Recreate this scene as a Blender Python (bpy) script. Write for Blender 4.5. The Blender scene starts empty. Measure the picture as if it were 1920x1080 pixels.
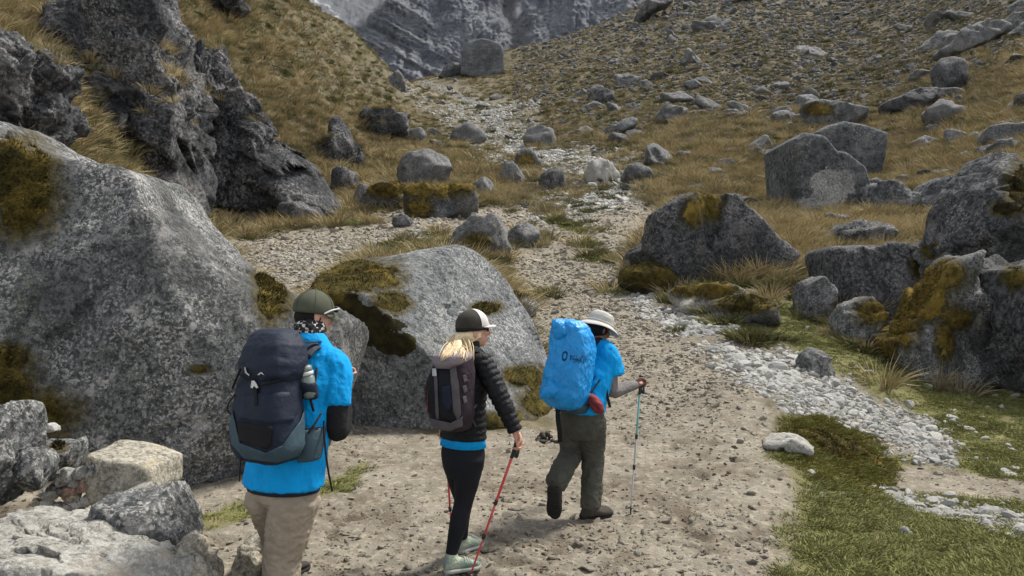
import bpy, bmesh, math, random
import numpy as np
from mathutils import Vector, Matrix

# ------------------------------------------------------------------ camera, light, exposure
SC = bpy.context.scene
COL = SC.collection
F = 1400.0                       # focal length in pixels of the 1920 px wide frame
EYE = 1.8
cam_data = bpy.data.cameras.new("camera")
cam_data.sensor_width = 36.0
cam_data.lens = 36.0 * F / 1920.0
cam_data.clip_start = 0.05
cam_data.clip_end = 9000.0
cam = bpy.data.objects.new("camera", cam_data)
COL.objects.link(cam)
cam.location = (0, 0, EYE)
cam.rotation_euler = (math.radians(90), 0, 0)
SC.camera = cam

SUN_EL, SUN_AZ = math.radians(58), math.radians(55)   # azimuth clockwise from +Y
world = bpy.data.worlds.new("World")
SC.world = world
world.use_nodes = True
wn = world.node_tree.nodes
wl = world.node_tree.links
wn.clear()
w_out = wn.new("ShaderNodeOutputWorld")
w_bg = wn.new("ShaderNodeBackground")
w_sky = wn.new("ShaderNodeTexSky")
w_sky.sky_type = 'NISHITA'
w_sky.sun_disc = False
w_sky.sun_elevation = SUN_EL
w_sky.sun_rotation = SUN_AZ
w_sky.altitude = 3800
w_sky.air_density = 1.0
w_sky.dust_density = 3.0
w_hs = wn.new("ShaderNodeHueSaturation")
w_hs.inputs['Saturation'].default_value = 0.22
wl.new(w_sky.outputs[0], w_hs.inputs['Color'])
wl.new(w_hs.outputs[0], w_bg.inputs['Color'])
w_bg.inputs['Strength'].default_value = 0.112
wl.new(w_bg.outputs[0], w_out.inputs['Surface'])

sun_data = bpy.data.lights.new("sun", 'SUN')
sun_data.energy = 2.2
sun_data.angle = math.radians(12)
sun_data.color = (1.0, 0.955, 0.88)
sun = bpy.data.objects.new("sun", sun_data)
COL.objects.link(sun)
sdir = Vector((math.sin(SUN_AZ) * math.cos(SUN_EL), math.cos(SUN_AZ) * math.cos(SUN_EL), math.sin(SUN_EL)))
sun.rotation_euler = sdir.to_track_quat('Z', 'Y').to_euler()
sun.location = (20, 10, 40)

SC.view_settings.view_transform = 'Standard'
SC.view_settings.look = 'None'
SC.view_settings.gamma = 1.0
SC.view_settings.use_curve_mapping = False
SC.view_settings.exposure = 1.52

RNG = np.random.default_rng(7)
random.seed(7)

# ------------------------------------------------------------------ helpers: noise
_perm = np.random.default_rng(3).permutation(256)
_perm = np.concatenate([_perm, _perm, _perm]).astype(np.int32)
_grad = np.random.default_rng(5).normal(size=(256, 3)).astype(np.float32)
_grad /= np.linalg.norm(_grad, axis=1, keepdims=True)


def perlin(p):
    p = np.asarray(p, np.float32)
    i = np.floor(p).astype(np.int32)
    f = p - i
    i &= 255
    w = f * f * f * (f * (f * 6 - 15) + 10)
    out = 0
    for dx in (0, 1):
        for dy in (0, 1):
            for dz in (0, 1):
                h = _perm[_perm[_perm[i[:, 0] + dx] + i[:, 1] + dy] + i[:, 2] + dz]
                g = _grad[h]
                v = g[:, 0] * (f[:, 0] - dx) + g[:, 1] * (f[:, 1] - dy) + g[:, 2] * (f[:, 2] - dz)
                v *= (w[:, 0] if dx else 1 - w[:, 0]) * (w[:, 1] if dy else 1 - w[:, 1]) * (w[:, 2] if dz else 1 - w[:, 2])
                out = out + v
    return out * 1.5


def fbm(p, oct=4, gain=0.5, ridged=False):
    p = np.asarray(p, np.float32)
    s, a, t = 0, 1.0, 0
    for k in range(oct):
        n = perlin(p * (2.03 ** k) + 17.3 * k)
        if ridged:
            n = 1 - 2 * np.abs(n)
        s = s + a * n
        t += a
        a *= gain
    return s / t


def sstep(a, b, x):
    t = np.clip((x - a) / (b - a), 0, 1)
    return t * t * (3 - 2 * t)


# ------------------------------------------------------------------ helpers: objects
def mesh_np(name, V, Fq, smooth=True, attrs=None):
    """mesh from arrays; Fq is (n,3) or (n,4)"""
    V = np.asarray(V, np.float32)
    Fq = np.asarray(Fq, np.int32)
    me = bpy.data.meshes.new(name)
    n, k = Fq.shape
    me.vertices.add(len(V))
    me.vertices.foreach_set("co", V.ravel())
    me.loops.add(n * k)
    me.loops.foreach_set("vertex_index", Fq.ravel())
    me.polygons.add(n)
    me.polygons.foreach_set("loop_start", np.arange(0, n * k, k, dtype=np.int32))
    me.polygons.foreach_set("use_smooth", np.full(n, smooth))
    me.update(calc_edges=True)
    for an, av in (attrs or {}).items():
        av = np.asarray(av, np.float32)
        if av.ndim == 1:
            a = me.attributes.new(an, 'FLOAT', 'POINT')
            a.data.foreach_set("value", av)
        elif av.shape[1] == 4:
            a = me.attributes.new(an, 'FLOAT_COLOR', 'POINT')
            a.data.foreach_set("color", av.ravel())
        else:
            a = me.attributes.new(an, 'FLOAT_VECTOR', 'POINT')
            a.data.foreach_set("vector", av.ravel())
    return me


def link(name, me, mat=None, parent=None, loc=None):
    o = bpy.data.objects.new(name, me)
    COL.objects.link(o)
    if mat is not None and me is not None and not me.materials:
        me.materials.append(mat)
    if loc is not None:
        o.location = loc
    if parent is not None:
        o.parent = parent
    return o


def tag(o, label=None, cat=None, group=None, kind=None):
    if label:
        o['label'] = label
    if cat:
        o['category'] = cat
    if group:
        o['group'] = group
    if kind:
        o['kind'] = kind
    return o


def empty(name, loc=(0, 0, 0)):
    o = bpy.data.objects.new(name, None)
    o.empty_display_size = 0.1
    COL.objects.link(o)
    o.location = loc
    return o


def vnormals(V, T):
    a, b, c = V[T[:, 0]], V[T[:, 1]], V[T[:, 2]]
    n = np.cross(b - a, c - a)
    N = np.zeros_like(V)
    for k in range(3):
        for j in range(3):
            N[:, j] += np.bincount(T[:, k], n[:, j], len(V))
    return N / np.maximum(np.linalg.norm(N, axis=1, keepdims=True), 1e-12)


def W(px, py, Y):
    """a pixel of the photograph at depth Y, as a world point"""
    return np.array([(px - 960) / F * Y, Y, EYE - (py - 540) / F * Y])


# ------------------------------------------------------------------ helpers: materials
class NT:
    def __init__(s, name):
        s.m = bpy.data.materials.new(name)
        s.m.use_nodes = True
        s.n = s.m.node_tree.nodes
        s.l = s.m.node_tree.links
        s.n.clear()
        s.out = s.n.new("ShaderNodeOutputMaterial")
        s.b = s.n.new("ShaderNodeBsdfPrincipled")
        s.l.new(s.b.outputs[0], s.out.inputs['Surface'])
        s.co = s.n.new("ShaderNodeTexCoord")

    def put(s, inp, v):
        if hasattr(v, 'node'):
            s.l.new(v, inp)
        else:
            if isinstance(v, (tuple, list)) and len(v) == 3 and inp.type == 'RGBA':
                v = (*v, 1)
            inp.default_value = v

    def noise(s, scale, detail=4, rough=0.55, dist=0.0, vec=None, stretch=None):
        t = s.n.new("ShaderNodeTexNoise")
        t.inputs['Scale'].default_value = scale
        t.inputs['Detail'].default_value = detail
        t.inputs['Roughness'].default_value = rough
        t.inputs['Distortion'].default_value = dist
        v = vec if vec is not None else s.co.outputs['Object']
        if stretch:
            v = s.mapping(v, stretch)
        s.l.new(v, t.inputs['Vector'])
        return t.outputs['Fac']

    def mapping(s, v, scale, rot=(0, 0, 0)):
        m = s.n.new("ShaderNodeMapping")
        m.inputs['Scale'].default_value = scale
        m.inputs['Rotation'].default_value = rot
        s.l.new(v, m.inputs['Vector'])
        return m.outputs[0]

    def voro(s, scale, feature='F1', out='Distance', vec=None, rnd=1.0):
        t = s.n.new("ShaderNodeTexVoronoi")
        t.feature = feature
        t.inputs['Scale'].default_value = scale
        t.inputs['Randomness'].default_value = rnd
        s.l.new(vec if vec is not None else s.co.outputs['Object'], t.inputs['Vector'])
        return t.outputs[out]

    def ramp(s, fac, stops, interp='LINEAR'):
        r = s.n.new("ShaderNodeValToRGB")
        r.color_ramp.interpolation = interp
        e = r.color_ramp.elements
        while len(e) < len(stops):
            e.new(0.5)
        for k, (p, c) in enumerate(stops):
            e[k].position = p
            e[k].color = (c, c, c, 1) if not isinstance(c, (tuple, list)) else (*c, 1)
        s.put(r.inputs['Fac'], fac)
        return r.outputs['Color']

    def mix(s, fac, a, b, mode='MIX'):
        m = s.n.new("ShaderNodeMix")
        m.data_type = 'RGBA'
        m.blend_type = mode
        m.clamp_factor = True
        s.put(m.inputs[0], fac)
        s.put(m.inputs[6], a)
        s.put(m.inputs[7], b)
        return m.outputs[2]

    def math(s, op, a, b=0.0, clamp=False):
        m = s.n.new("ShaderNodeMath")
        m.operation = op
        m.use_clamp = clamp
        s.put(m.inputs[0], a)
        s.put(m.inputs[1], b)
        return m.outputs[0]

    def step(s, x, a, b):
        m = s.n.new("ShaderNodeMapRange")
        m.interpolation_type = 'SMOOTHSTEP'
        s.put(m.inputs['Value'], x)
        m.inputs['From Min'].default_value = a
        m.inputs['From Max'].default_value = b
        return m.outputs[0]

    def attr(s, name, out='Fac'):
        a = s.n.new("ShaderNodeAttribute")
        a.attribute_name = name
        return a.outputs[out]

    def rand(s):
        return s.n.new("ShaderNodeObjectInfo").outputs['Random']

    def bump(s, h, strength=0.5, dist=0.02, prev=None):
        b = s.n.new("ShaderNodeBump")
        b.inputs['Strength'].default_value = strength
        b.inputs['Distance'].default_value = dist
        s.l.new(h, b.inputs['Height'])
        if prev is not None:
            s.l.new(prev, b.inputs['Normal'])
        return b.outputs[0]

    def done(s, col, rough=0.9, nrm=None, spec=0.25, metal=0.0, sheen=0.0):
        s.put(s.b.inputs['Base Color'], col)
        s.put(s.b.inputs['Roughness'], rough)
        s.b.inputs['Specular IOR Level'].default_value = spec
        s.b.inputs['Metallic'].default_value = metal
        if sheen:
            s.b.inputs['Sheen Weight'].default_value = sheen
        if nrm is not None:
            s.l.new(nrm, s.b.inputs['Normal'])
        return s.m


def rock_mat(name, dark, mid, light, scale=1.0, speck=0.5, stain=0.5, warm=None, vary=0.0, strata=0.0, bump=0.8, t_ring=.5):
    """lichen covered granite: dark ground, pale crusts, black specks, large stains"""
    t = NT(name)
    n1 = t.noise(1.5 * scale, 6, 0.68)
    n2 = t.noise(11 * scale, 7, 0.72)
    n3 = t.noise(27 * scale, 6, 0.72)
    n4 = t.noise(0.45 * scale, 5, 0.62, .3)
    c = t.mix(t.step(n2, 0.42, 0.58), dark, mid)
    lich = t.math('MULTIPLY', t.step(n3, 0.51, 0.57), t.math('ADD', .3, t.step(n1, 0.42, 0.58)), True)
    c = t.mix(t.math('MULTIPLY', lich, speck), c, light)
    ring = t.math('MULTIPLY', t.step(t.voro(5.5 * scale), .34, .22), t.step(n1, .5, .58))
    c = t.mix(t.math('MULTIPLY', ring, speck * t_ring), c, t.mix(n3, light, tuple(x * .7 for x in light)))
    blk = t.math('MULTIPLY', t.step(t.noise(17 * scale, 6, 0.74), 0.52, 0.58), t.step(n1, .64, .40))
    c = t.mix(t.math('MULTIPLY', blk, .85), c, tuple(x * 0.35 for x in dark))
    c = t.mix(t.math('MULTIPLY', t.step(n4, 0.48, 0.60), stain), c, tuple(x * 0.5 for x in dark))
    c = t.mix(t.math('MULTIPLY', t.step(t.noise(.8 * scale, 7, .72), .56, .64), stain * .6), c, tuple(x * .9 for x in light))
    c = t.mix(t.math('MULTIPLY', t.step(t.noise(2.6 * scale, 6, .7), .6, .68), .35 * t_ring), c, (.26, .25, .15))
    if warm:
        c = t.mix(t.math('MULTIPLY', t.step(t.noise(2.3 * scale, 4, 0.6), 0.55, 0.7), 0.6), c, warm)
    if strata:
        st = t.noise(1.0, 5, 0.65, 0.3, stretch=(0.7 * scale, 0.7 * scale, 4.5 * scale))
        c = t.mix(t.math('MULTIPLY', t.step(st, 0.5, 0.66), strata), c, light)
    if vary:
        r = t.rand()
        c = t.mix(t.math('MULTIPLY', r, vary), c, light)
    ms = t.math('ADD', t.attr('moss'), t.math('MULTIPLY', t.math('SUBTRACT', n3, .5), 2.2))
    c = t.mix(t.math('MULTIPLY', t.step(ms, .5, .95), .92), c, t.mix(t.step(n2, .4, .6), (.03, .024, .01), (.085, .066, .02)))
    h = t.math('ADD', t.math('MULTIPLY', n2, 1.0), t.math('MULTIPLY', n3, 0.5))
    nb = t.bump(h, bump, 0.06 / scale)
    return t.done(c, 0.92, nb, 0.2)


M = {}
M['granite'] = rock_mat('lichen_granite', (.056, .06, .06), (.155, .16, .157), (.46, .44, .415), 1.3, 0.85, 0.6, t_ring=.9)
M['slab_granite'] = rock_mat('pale_granite', (.085, .09, .092), (.165, .172, .173), (.42, .42, .405), 1.0, 0.75, 0.3)
M['dark_granite'] = rock_mat('dark_granite', (.034, .036, .038), (.098, .103, .106), (.3, .275, .268), 0.55, 0.75, 0.55)
M['block_granite'] = rock_mat('block_granite', (.06, .064, .069), (.115, .121, .127), (.29, .293, .287), 0.3, 0.65, 0.45, strata=.25)
M['cliff'] = rock_mat('cliff_rock', (.024, .026, .029), (.078, .082, .087), (.29, .272, .262), 0.3, 0.75, 0.5, strata=.2, bump=.9)
M['pale_rock'] = rock_mat('pale_rock', (.24, .23, .205), (.36, .35, .315), (.55, .54, .5), 1.6, 0.55, 0.1, warm=(.3, .25, .19))
M['cream_rock'] = rock_mat('cream_rock', (.2, .185, .15), (.4, .37, .3), (.6, .56, .46), 2.0, 0.5, 0.15, warm=(.4, .31, .17))
M['red_rock'] = rock_mat('red_rock', (.18, .11, .085), (.36, .23, .18), (.5, .4, .33), 3.0, 0.4, 0.1)
M['hill_rock'] = rock_mat('hill_rock', (.048, .051, .052), (.12, .126, .126), (.33, .313, .302), 0.8, 0.75, 0.45, vary=.13)
M['stone'] = rock_mat('white_stone', (.24, .238, .22), (.37, .364, .34), (.58, .57, .535), 5.0, 0.4, 0.0, warm=(.36, .31, .25), vary=.35)


def moss_mat(name, a, b, c):
    t = NT(name)
    n = t.noise(7, 5, 0.7)
    col = t.mix(t.step(n, .35, .65), a, b)
    col = t.mix(t.step(t.noise(2.2, 4, .6), .5, .68), col, c)
    nb = t.bump(t.noise(60, 4, .7), .8, .02)
    return t.done(col, 1.0, nb, .05)


M['moss'] = moss_mat('brown_moss', (.03, .026, .011), (.085, .068, .02), (.13, .097, .026))
M['gold_moss'] = moss_mat('gold_moss', (.055, .042, .015), (.15, .11, .03), (.2, .14, .035))
M['dark_moss_and_shade'] = moss_mat('dark_moss_and_shade', (.016, .014, .008), (.035, .03, .012), (.06, .045, .014))  # dark moss, reused for the painted shade on the slanting boulder


def grass_mat(name, a, b, c):
    t = NT(name)
    r = t.rand()
    col = t.ramp(r, [(0, a), (.5, b), (1, c)])
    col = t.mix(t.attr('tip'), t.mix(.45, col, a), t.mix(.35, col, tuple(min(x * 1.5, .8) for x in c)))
    return t.done(col, .9, None, .1)


M['straw'] = grass_mat('straw_grass', (.19, .148, .072), (.32, .255, .132), (.46, .375, .21))
M['rust_grass'] = grass_mat('rust_grass', (.1, .084, .05), (.185, .152, .086), (.275, .222, .128))
M['olive_grass'] = grass_mat('olive_grass', (.07, .07, .03), (.12, .12, .05), (.18, .168, .072))
M['green_grass'] = grass_mat('green_grass', (.135, .15, .046), (.185, .2, .062), (.25, .24, .1))

# ------------------------------------------------------------------ the ground: one height field
def _z(Y, z):
    return 540 - (z - EYE) * F / Y


CTRL = []
for px in (-1600, -600, 0, 400, 800, 1100, 1400, 1700, 2000, 2600, 3600):
    for Y in (1.0, 2.0, 3.3):
        CTRL.append((px, Y, _z(Y, 0.0)))
for px in (300, 500, 700, 900, 1100, 1300, 1430):
    for Y in (4.5, 6.0, 8.0):
        CTRL.append((px, Y, _z(Y, 0.0)))
CTRL += [(px, Y, _z(Y, z)) for px, Y, z in [
    (-1600, 5, .8), (-1600, 10, 3), (-1600, 20, 9), (-1600, 40, 22), (-1600, 100, 60), (-1600, 300, 150),
    (-600, 5, .4), (-600, 10, 2.2), (-600, 20, 7.5), (-600, 40, 22), (-600, 80, 46), (-600, 200, 110), (-600, 500, 200),
    (0, 5, .1), (0, 8, .7), (0, 14, 2.8),
    (1560, 5, -.02), (1560, 6.5, -.12), (1600, 8.3, -.33), (1500, 7.4, -.02),
    (1750, 5, -.08), (1750, 6.5, -.22), (1750, 8.4, -.36), (1850, 8.4, -.36), (1850, 5, -.05),
    (1700, 11, -.22), (1850, 11, -.24), (2050, 8.4, -.3), (2050, 11, -.1),
    (2600, 5, 0), (2600, 9, .2), (2600, 15, 2), (2600, 30, 10), (2600, 60, 28), (2600, 120, 62), (2600, 300, 150),
    (3600, 5, .3), (3600, 15, 4), (3600, 40, 20), (3600, 120, 70), (3600, 300, 150),
]]
CTRL += [
    (0, 20, 270), (0, 25, 105), (0, 32, -20), (0, 60, -220), (0, 120, -330),
    (100, 18, 405), (100, 24, 235), (100, 28, 120), (100, 33, 20), (100, 50, -120), (100, 110, -280),
    (300, 10, 765), (300, 14, 640), (300, 20, 500), (300, 28, 385), (300, 34, 335), (300, 38, 250), (300, 42, 120), (300, 46, 40), (300, 56, -50), (300, 100, -200),
    (430, 10, 778), (430, 16, 620), (430, 22, 508), (430, 28, 458), (430, 33, 430), (430, 39, 395), (430, 45, 310), (430, 51, 205), (430, 58, 100), (430, 68, 5), (430, 95, -100),
    (560, 10, 780), (560, 16, 620), (560, 22, 500), (560, 28, 460), (560, 33, 428), (560, 41, 388), (560, 48, 335), (560, 58, 220), (560, 72, 105), (560, 88, 5), (560, 100, -8), (560, 125, 40), (560, 300, 250),
    (650, 22, 495), (650, 30, 440), (650, 40, 388), (650, 55, 312), (650, 70, 240), (650, 90, 145), (650, 112, 62), (650, 120, 54), (650, 145, 95), (650, 300, 260),
    (750, 10.5, 770), (750, 14, 640), (750, 20, 505), (750, 24, 470), (750, 30, 428), (750, 40, 378), (750, 60, 305), (750, 80, 255), (750, 110, 200), (750, 140, 150), (750, 150, 146), (750, 180, 175), (750, 300, 250),
    (830, 20, 520), (830, 30, 425), (830, 45, 350), (830, 70, 275), (830, 110, 218), (830, 150, 180), (830, 200, 146), (830, 225, 140), (830, 260, 150), (830, 400, 220),
    (940, 10, 778), (940, 14, 665), (940, 20, 560), (940, 27, 480), (940, 34, 425), (940, 48, 360), (940, 80, 280), (940, 120, 205), (940, 160, 165), (940, 210, 130), (940, 240, 100), (940, 280, 130), (940, 450, 220),
    (1100, 10, 778), (1100, 14, 662), (1100, 20, 557), (1100, 30, 455), (1100, 42, 385), (1100, 58, 315), (1100, 85, 240), (1100, 140, 150), (1100, 200, 85), (1100, 250, 56), (1100, 290, 75), (1100, 450, 180),
    (1250, 10, 765), (1250, 14, 655), (1250, 17, 592), (1250, 21, 545), (1250, 32, 430), (1250, 45, 350), (1250, 70, 255), (1250, 110, 165), (1250, 170, 75), (1250, 240, 0), (1250, 280, -10), (1250, 330, 40), (1250, 600, 200),
    (1430, 10, 745), (1430, 12.5, 685), (1430, 15, 620), (1430, 19, 545), (1430, 27, 445), (1430, 38, 380), (1430, 65, 250), (1430, 130, 100), (1430, 200, 0), (1430, 330, -120), (1430, 600, -150),
    (1600, 12, 720), (1600, 15, 640), (1600, 19, 570), (1600, 27, 450), (1600, 40, 372), (1600, 60, 290), (1600, 90, 195), (1600, 130, 105), (1600, 190, 0), (1600, 300, -130), (1600, 600, -260),
    (1850, 14, 715), (1850, 17, 610), (1850, 24, 470), (1850, 32, 385), (1850, 42, 300), (1850, 62, 195), (1850, 90, 80), (1850, 120, 0), (1850, 180, -110), (1850, 320, -260), (1850, 600, -350),
]
CT = np.array(CTRL, float)


def _uv(px, Y):
    return np.stack([np.asarray(px) / 330.0, 2.6 * np.log(np.asarray(Y))], -1)


_C = _uv(CT[:, 0], CT[:, 1])


def _ker(a, b):
    d = ((a[:, None, :] - b[None, :, :]) ** 2).sum(-1)
    return np.sqrt(d + 0.06)


# interpolate elevation (tangent), sheared by the flat-ground term so that near ground stays flat
_tgt = CT[:, 2] - 540 - EYE * F / CT[:, 1]
_A = np.block([[_ker(_C, _C) + 1e-3 * np.eye(len(_C)), np.c_[np.ones(len(_C)), _C]],
               [np.c_[np.ones(len(_C)), _C].T, np.zeros((3, 3))]])
_coef = np.linalg.solve(_A, np.r_[_tgt, 0, 0, 0])


def base_py(px, Y):
    px = np.atleast_1d(np.asarray(px, float))
    Y = np.atleast_1d(np.asarray(Y, float))
    q = _uv(px, Y)
    out = np.empty(len(q))
    for s in range(0, len(q), 60000):
        qq = q[s:s + 60000]
        out[s:s + 60000] = _ker(qq, _C) @ _coef[:-3] + np.c_[np.ones(len(qq)), qq] @ _coef[-3:]
    return out + 540 + EYE * F / Y


rows = []
Y = 0.9
while Y < 3.3:
    rows.append(Y)
    Y *= 1.09
while Y < 15:
    rows.append(Y)
    Y += max(2.0 / (EYE * F) * Y * Y, Y * .0035)
while Y < 60:
    rows.append(Y)
    Y *= 1.0075
while Y < 290:
    rows.append(Y)
    Y *= 1.0105
while Y < 900:
    rows.append(Y)
    Y *= 1.05
RY = np.array(rows)
cols = list(np.linspace(-160, 2080, 660))
a = -160.0
left = []
st = 6.0
while a > -1900:
    a -= st
    st *= 1.12
    left.append(a)
right = [1920 - v for v in left]
CX = np.array(left[::-1] + cols + right)
NR, NC = len(RY), len(CX)
# the smooth base on a coarser lattice, then bilinear to the full one
_rs = np.linspace(0, NR - 1, NR // 3 + 1).round().astype(int)
_cs = np.linspace(0, NC - 1, NC // 4 + 1).round().astype(int)
gp, gy = np.meshgrid(CX[_cs], RY[_rs])
_b = base_py(gp.ravel(), gy.ravel()).reshape(gp.shape)
_t = np.stack([np.interp(np.arange(NC), _cs, r) for r in _b])
PYB = np.stack([np.interp(np.arange(NR), _rs, _t[:, j]) for j in range(NC)], 1)
PX, YY = np.meshgrid(CX, RY)
XX = (PX - 960) / F * YY
ZB = EYE - (PYB - 540) / F * YY
px_, py_, y_, x_, zb_ = PX.ravel(), PYB.ravel(), YY.ravel(), XX.ravel(), ZB.ravel()


def sd_poly(px, py, poly):
    """signed distance in photograph pixels, positive inside"""
    poly = np.array(poly, float)
    d = np.full(px.shape, 1e18)
    ins = np.zeros(px.shape, bool)
    n = len(poly)
    for k in range(n):
        ax, ay = poly[k]
        bx, by = poly[(k + 1) % n]
        ex, ey = bx - ax, by - ay
        wx, wy = px - ax, py - ay
        t = np.clip((wx * ex + wy * ey) / max(ex * ex + ey * ey, 1e-9), 0, 1)
        d = np.minimum(d, (wx - t * ex) ** 2 + (wy - t * ey) ** 2)
        c = ((ay > py) != (by > py)) & (px < (bx - ax) * (py - ay) / ((by - ay) if by != ay else 1e-9) + ax)
        ins ^= c
    d = np.sqrt(d)
    return np.where(ins, d, -d)


P3 = np.stack([x_, y_, np.zeros_like(x_)], 1)
nA = fbm(np.c_[px_ / 60, py_ / 30, np.zeros(len(px_))], 4, .6)     # ragged edges for the ground zones
nB = fbm(P3 / 1.7 + 40, 4, .55)

def zone(poly, soft=10, rag=22, ymin=0, ymax=1e9):
    d = sd_poly(px_, py_, poly) + nA * rag
    return sstep(-soft, soft, d) * ((y_ >= ymin) & (y_ <= ymax))


path = zone([(-200, 1500), (-300, 860), (330, 840), (400, 800), (640, 780), (820, 815), (1040, 800), (1010, 700), (960, 560), (935, 500),
             (945, 470), (985, 425), (1030, 390), (1110, 362), (1195, 368), (1250, 388), (1215, 440), (1180, 500), (1165, 545), (1240, 610), (1340, 660), (1420, 730),
             (1455, 800), (1490, 900), (1500, 980), (1480, 1090), (1430, 1500)], 7, 26)
path_left = zone([(400, 452), (600, 432), (740, 395), (830, 385), (960, 385), (1010, 400), (1000, 440), (930, 480), (760, 480), (700, 490), (620, 560), (545, 600), (440, 520)], 8, 26, 12, 60)
rubble_up = zone([(1000, 440), (960, 330), (880, 300), (840, 250), (800, 200), (745, 160), (745, 138), (790, 138), (900, 165), (1000, 200), (1020, 240), (1060, 270), (1200, 280), (1260, 320), (1220, 380)], 12, 60, 34, 210)
path_up = zone([(1120, 378), (1150, 340), (1165, 320), (1050, 300), (960, 318), (930, 300), (945, 262), (900, 250), (905, 205), (870, 190), (800, 160), (760, 150), (775, 140), (850, 172), (900, 190), (945, 212), (960, 250), (1000, 285), (1090, 290), (1180, 315), (1190, 345), (1200, 385)], 4, 16, 36, 200)
side_path = zone([(1640, 890), (1700, 868), (1800, 880), (1960, 915), (2300, 960), (2300, 1000), (1930, 950), (1820, 938), (1720, 925), (1650, 915)], 6, 14, 5, 13)
gravel = zone([(1150, 545), (1190, 532), (1250, 560), (1320, 590), (1400, 630), (1470, 655), (1560, 695), (1640, 735), (1720, 775), (1800, 840), (1780, 880), (1640, 850), (1560, 805), (1490, 780), (1440, 750), (1380, 705), (1310, 655), (1220, 600)], 14, 44, 5, 26)
gravel2 = zone([(1000, 300), (1090, 290), (1150, 310), (1165, 360), (1150, 400), (1060, 415), (1040, 380), (1020, 340)], 6, 30, 30, 80)
gravel3 = zone([(430, 500), (560, 455), (700, 420), (830, 405), (830, 450), (640, 480), (560, 540), (480, 560)], 8, 40, 14, 45)
gravel4 = zone([(1600, 900), (1700, 930), (1800, 945), (1960, 985), (2000, 1030), (1900, 1010), (1780, 975), (1660, 940)], 8, 24, 4, 9)
turf = zone([(1360, 600), (1500, 560), (1590, 600), (1650, 650), (1800, 670), (2300, 620), (2300, 1500), (1440, 1500), (1475, 1090), (1500, 980), (1490, 900), (1470, 830), (1480, 790), (1600, 800), (1640, 800), (1560, 720), (1450, 650)], 60, 80, 1, 18)
turf_l = zone([(340, 975), (440, 945), (500, 940), (690, 870), (670, 905), (590, 935), (520, 960), (400, 995)], 8, 14, 4.5, 9)
turf_m = np.maximum(zone([(1020, 395), (1050, 385), (1070, 420), (1130, 430), (1100, 440), (1050, 430)], 5, 10, 20, 60),
                    zone([(700, 462), (820, 432), (850, 460), (780, 480), (690, 490)], 6, 40, 15, 40))
for ex, ey, ew, eh in ((1135, 484, 34, 8), (1108, 458, 24, 6), (938, 515, 16, 20), (1012, 553, 24, 7), (1165, 545, 30, 8), (1000, 450, 30, 14), (640, 418, 60, 7), (930, 300, 40, 12), (900, 270, 30, 8)):
    turf_m = np.maximum(turf_m, sstep(-.4, .4, 1 - np.hypot((px_ - ex) / ew, (py_ - ey) / eh) + nA * .9) * (y_ > 14))
path = np.clip(np.maximum.reduce([path * (y_ < 60), path_left, path_up, side_path]), 0, 1)
gravel = np.clip(np.maximum.reduce([gravel, gravel2 * .9, gravel3 * .15, gravel4 * .6, rubble_up * .8]), 0, 1)
turf = np.clip(np.maximum.reduce([turf, turf_l, turf_m]) * (1 - .9 * gravel), 0, 1)
turf *= (1 - side_path) * (1 - .85 * gravel2)
bare = sstep(-.02, .4, fbm(P3 / .8 + 9, 5, .65)) * zone([(1430, 880), (1560, 890), (1760, 930), (2000, 1010), (2000, 1200), (1430, 1200)], 40, 30, 1, 8)
turf *= 1 - .85 * bare
path *= 1 - turf
hillw = np.clip(1 - np.maximum.reduce([path, turf, gravel]), 0, 1)
scree = sstep(1150, 1500, px_) * sstep(330, 120, py_) * (y_ > 30) * hillw

# relief
far = sstep(9, 40, y_)
n_big = fbm(P3 / 9.0 + 3, 4, .5)
n_mid = fbm(P3 / 2.6 + 11, 4, .55)
n_sm = fbm(P3 / .42 + 23, 3, .55)
n_xs = fbm(P3 / .16 + 31, 3, .6)
hoof = sstep(.0, .5, fbm(P3 / .24 + 5, 2, .5)) * sstep(-.25, .25, fbm(P3 / 1.3 + 55, 3, .5))
dz = far * hillw * (n_big * .9 * sstep(20, 80, y_) + n_mid * .45 * sstep(12, 45, y_)) + hillw * n_sm * .07 + hillw * far * fbm(P3 / .9 + 77, 3, .6) * .2
dz += path * (n_mid * .05 - hoof * .05 * sstep(13, 6, y_) + n_xs * .022 + n_sm * .03)
dz += turf * (n_mid * .07 + n_sm * .03) + gravel * (n_sm * .04)
nearm = sstep(.8, 1.6, y_)
# the shelf edge on the right of the path
bank = zone([(1475, 800), (1540, 790), (1640, 850), (1640, 905), (1560, 890), (1490, 850)], 14, 4, 6, 11)
dz += bank * .1
zf_ = zb_ + dz * nearm
ZF = zf_.reshape(NR, NC)
PYF = 540 - (ZF - EYE) * F / YY
wet = sstep(-.02, .38, fbm(P3 / .8 + 91, 4, .6)) * path * sstep(11, 6, y_)
masks = np.stack([path, turf, gravel, scree], 1)
masks2 = np.stack([np.clip(hoof * path + .85 * wet, 0, 1), sstep(-.2, .35, fbm(P3 / 5 + 61, 4, .55)), sstep(-.1, .4, nB), wet], 1)
idx = np.arange(NR * NC).reshape(NR, NC)
quads = np.stack([idx[:-1, :-1], idx[:-1, 1:], idx[1:, 1:], idx[1:, :-1]], -1).reshape(-1, 4)
V = np.stack([x_, y_, zf_], 1)
me = mesh_np("ground", V, quads, True, {'zones': masks, 'zones_b': masks2})

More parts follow.
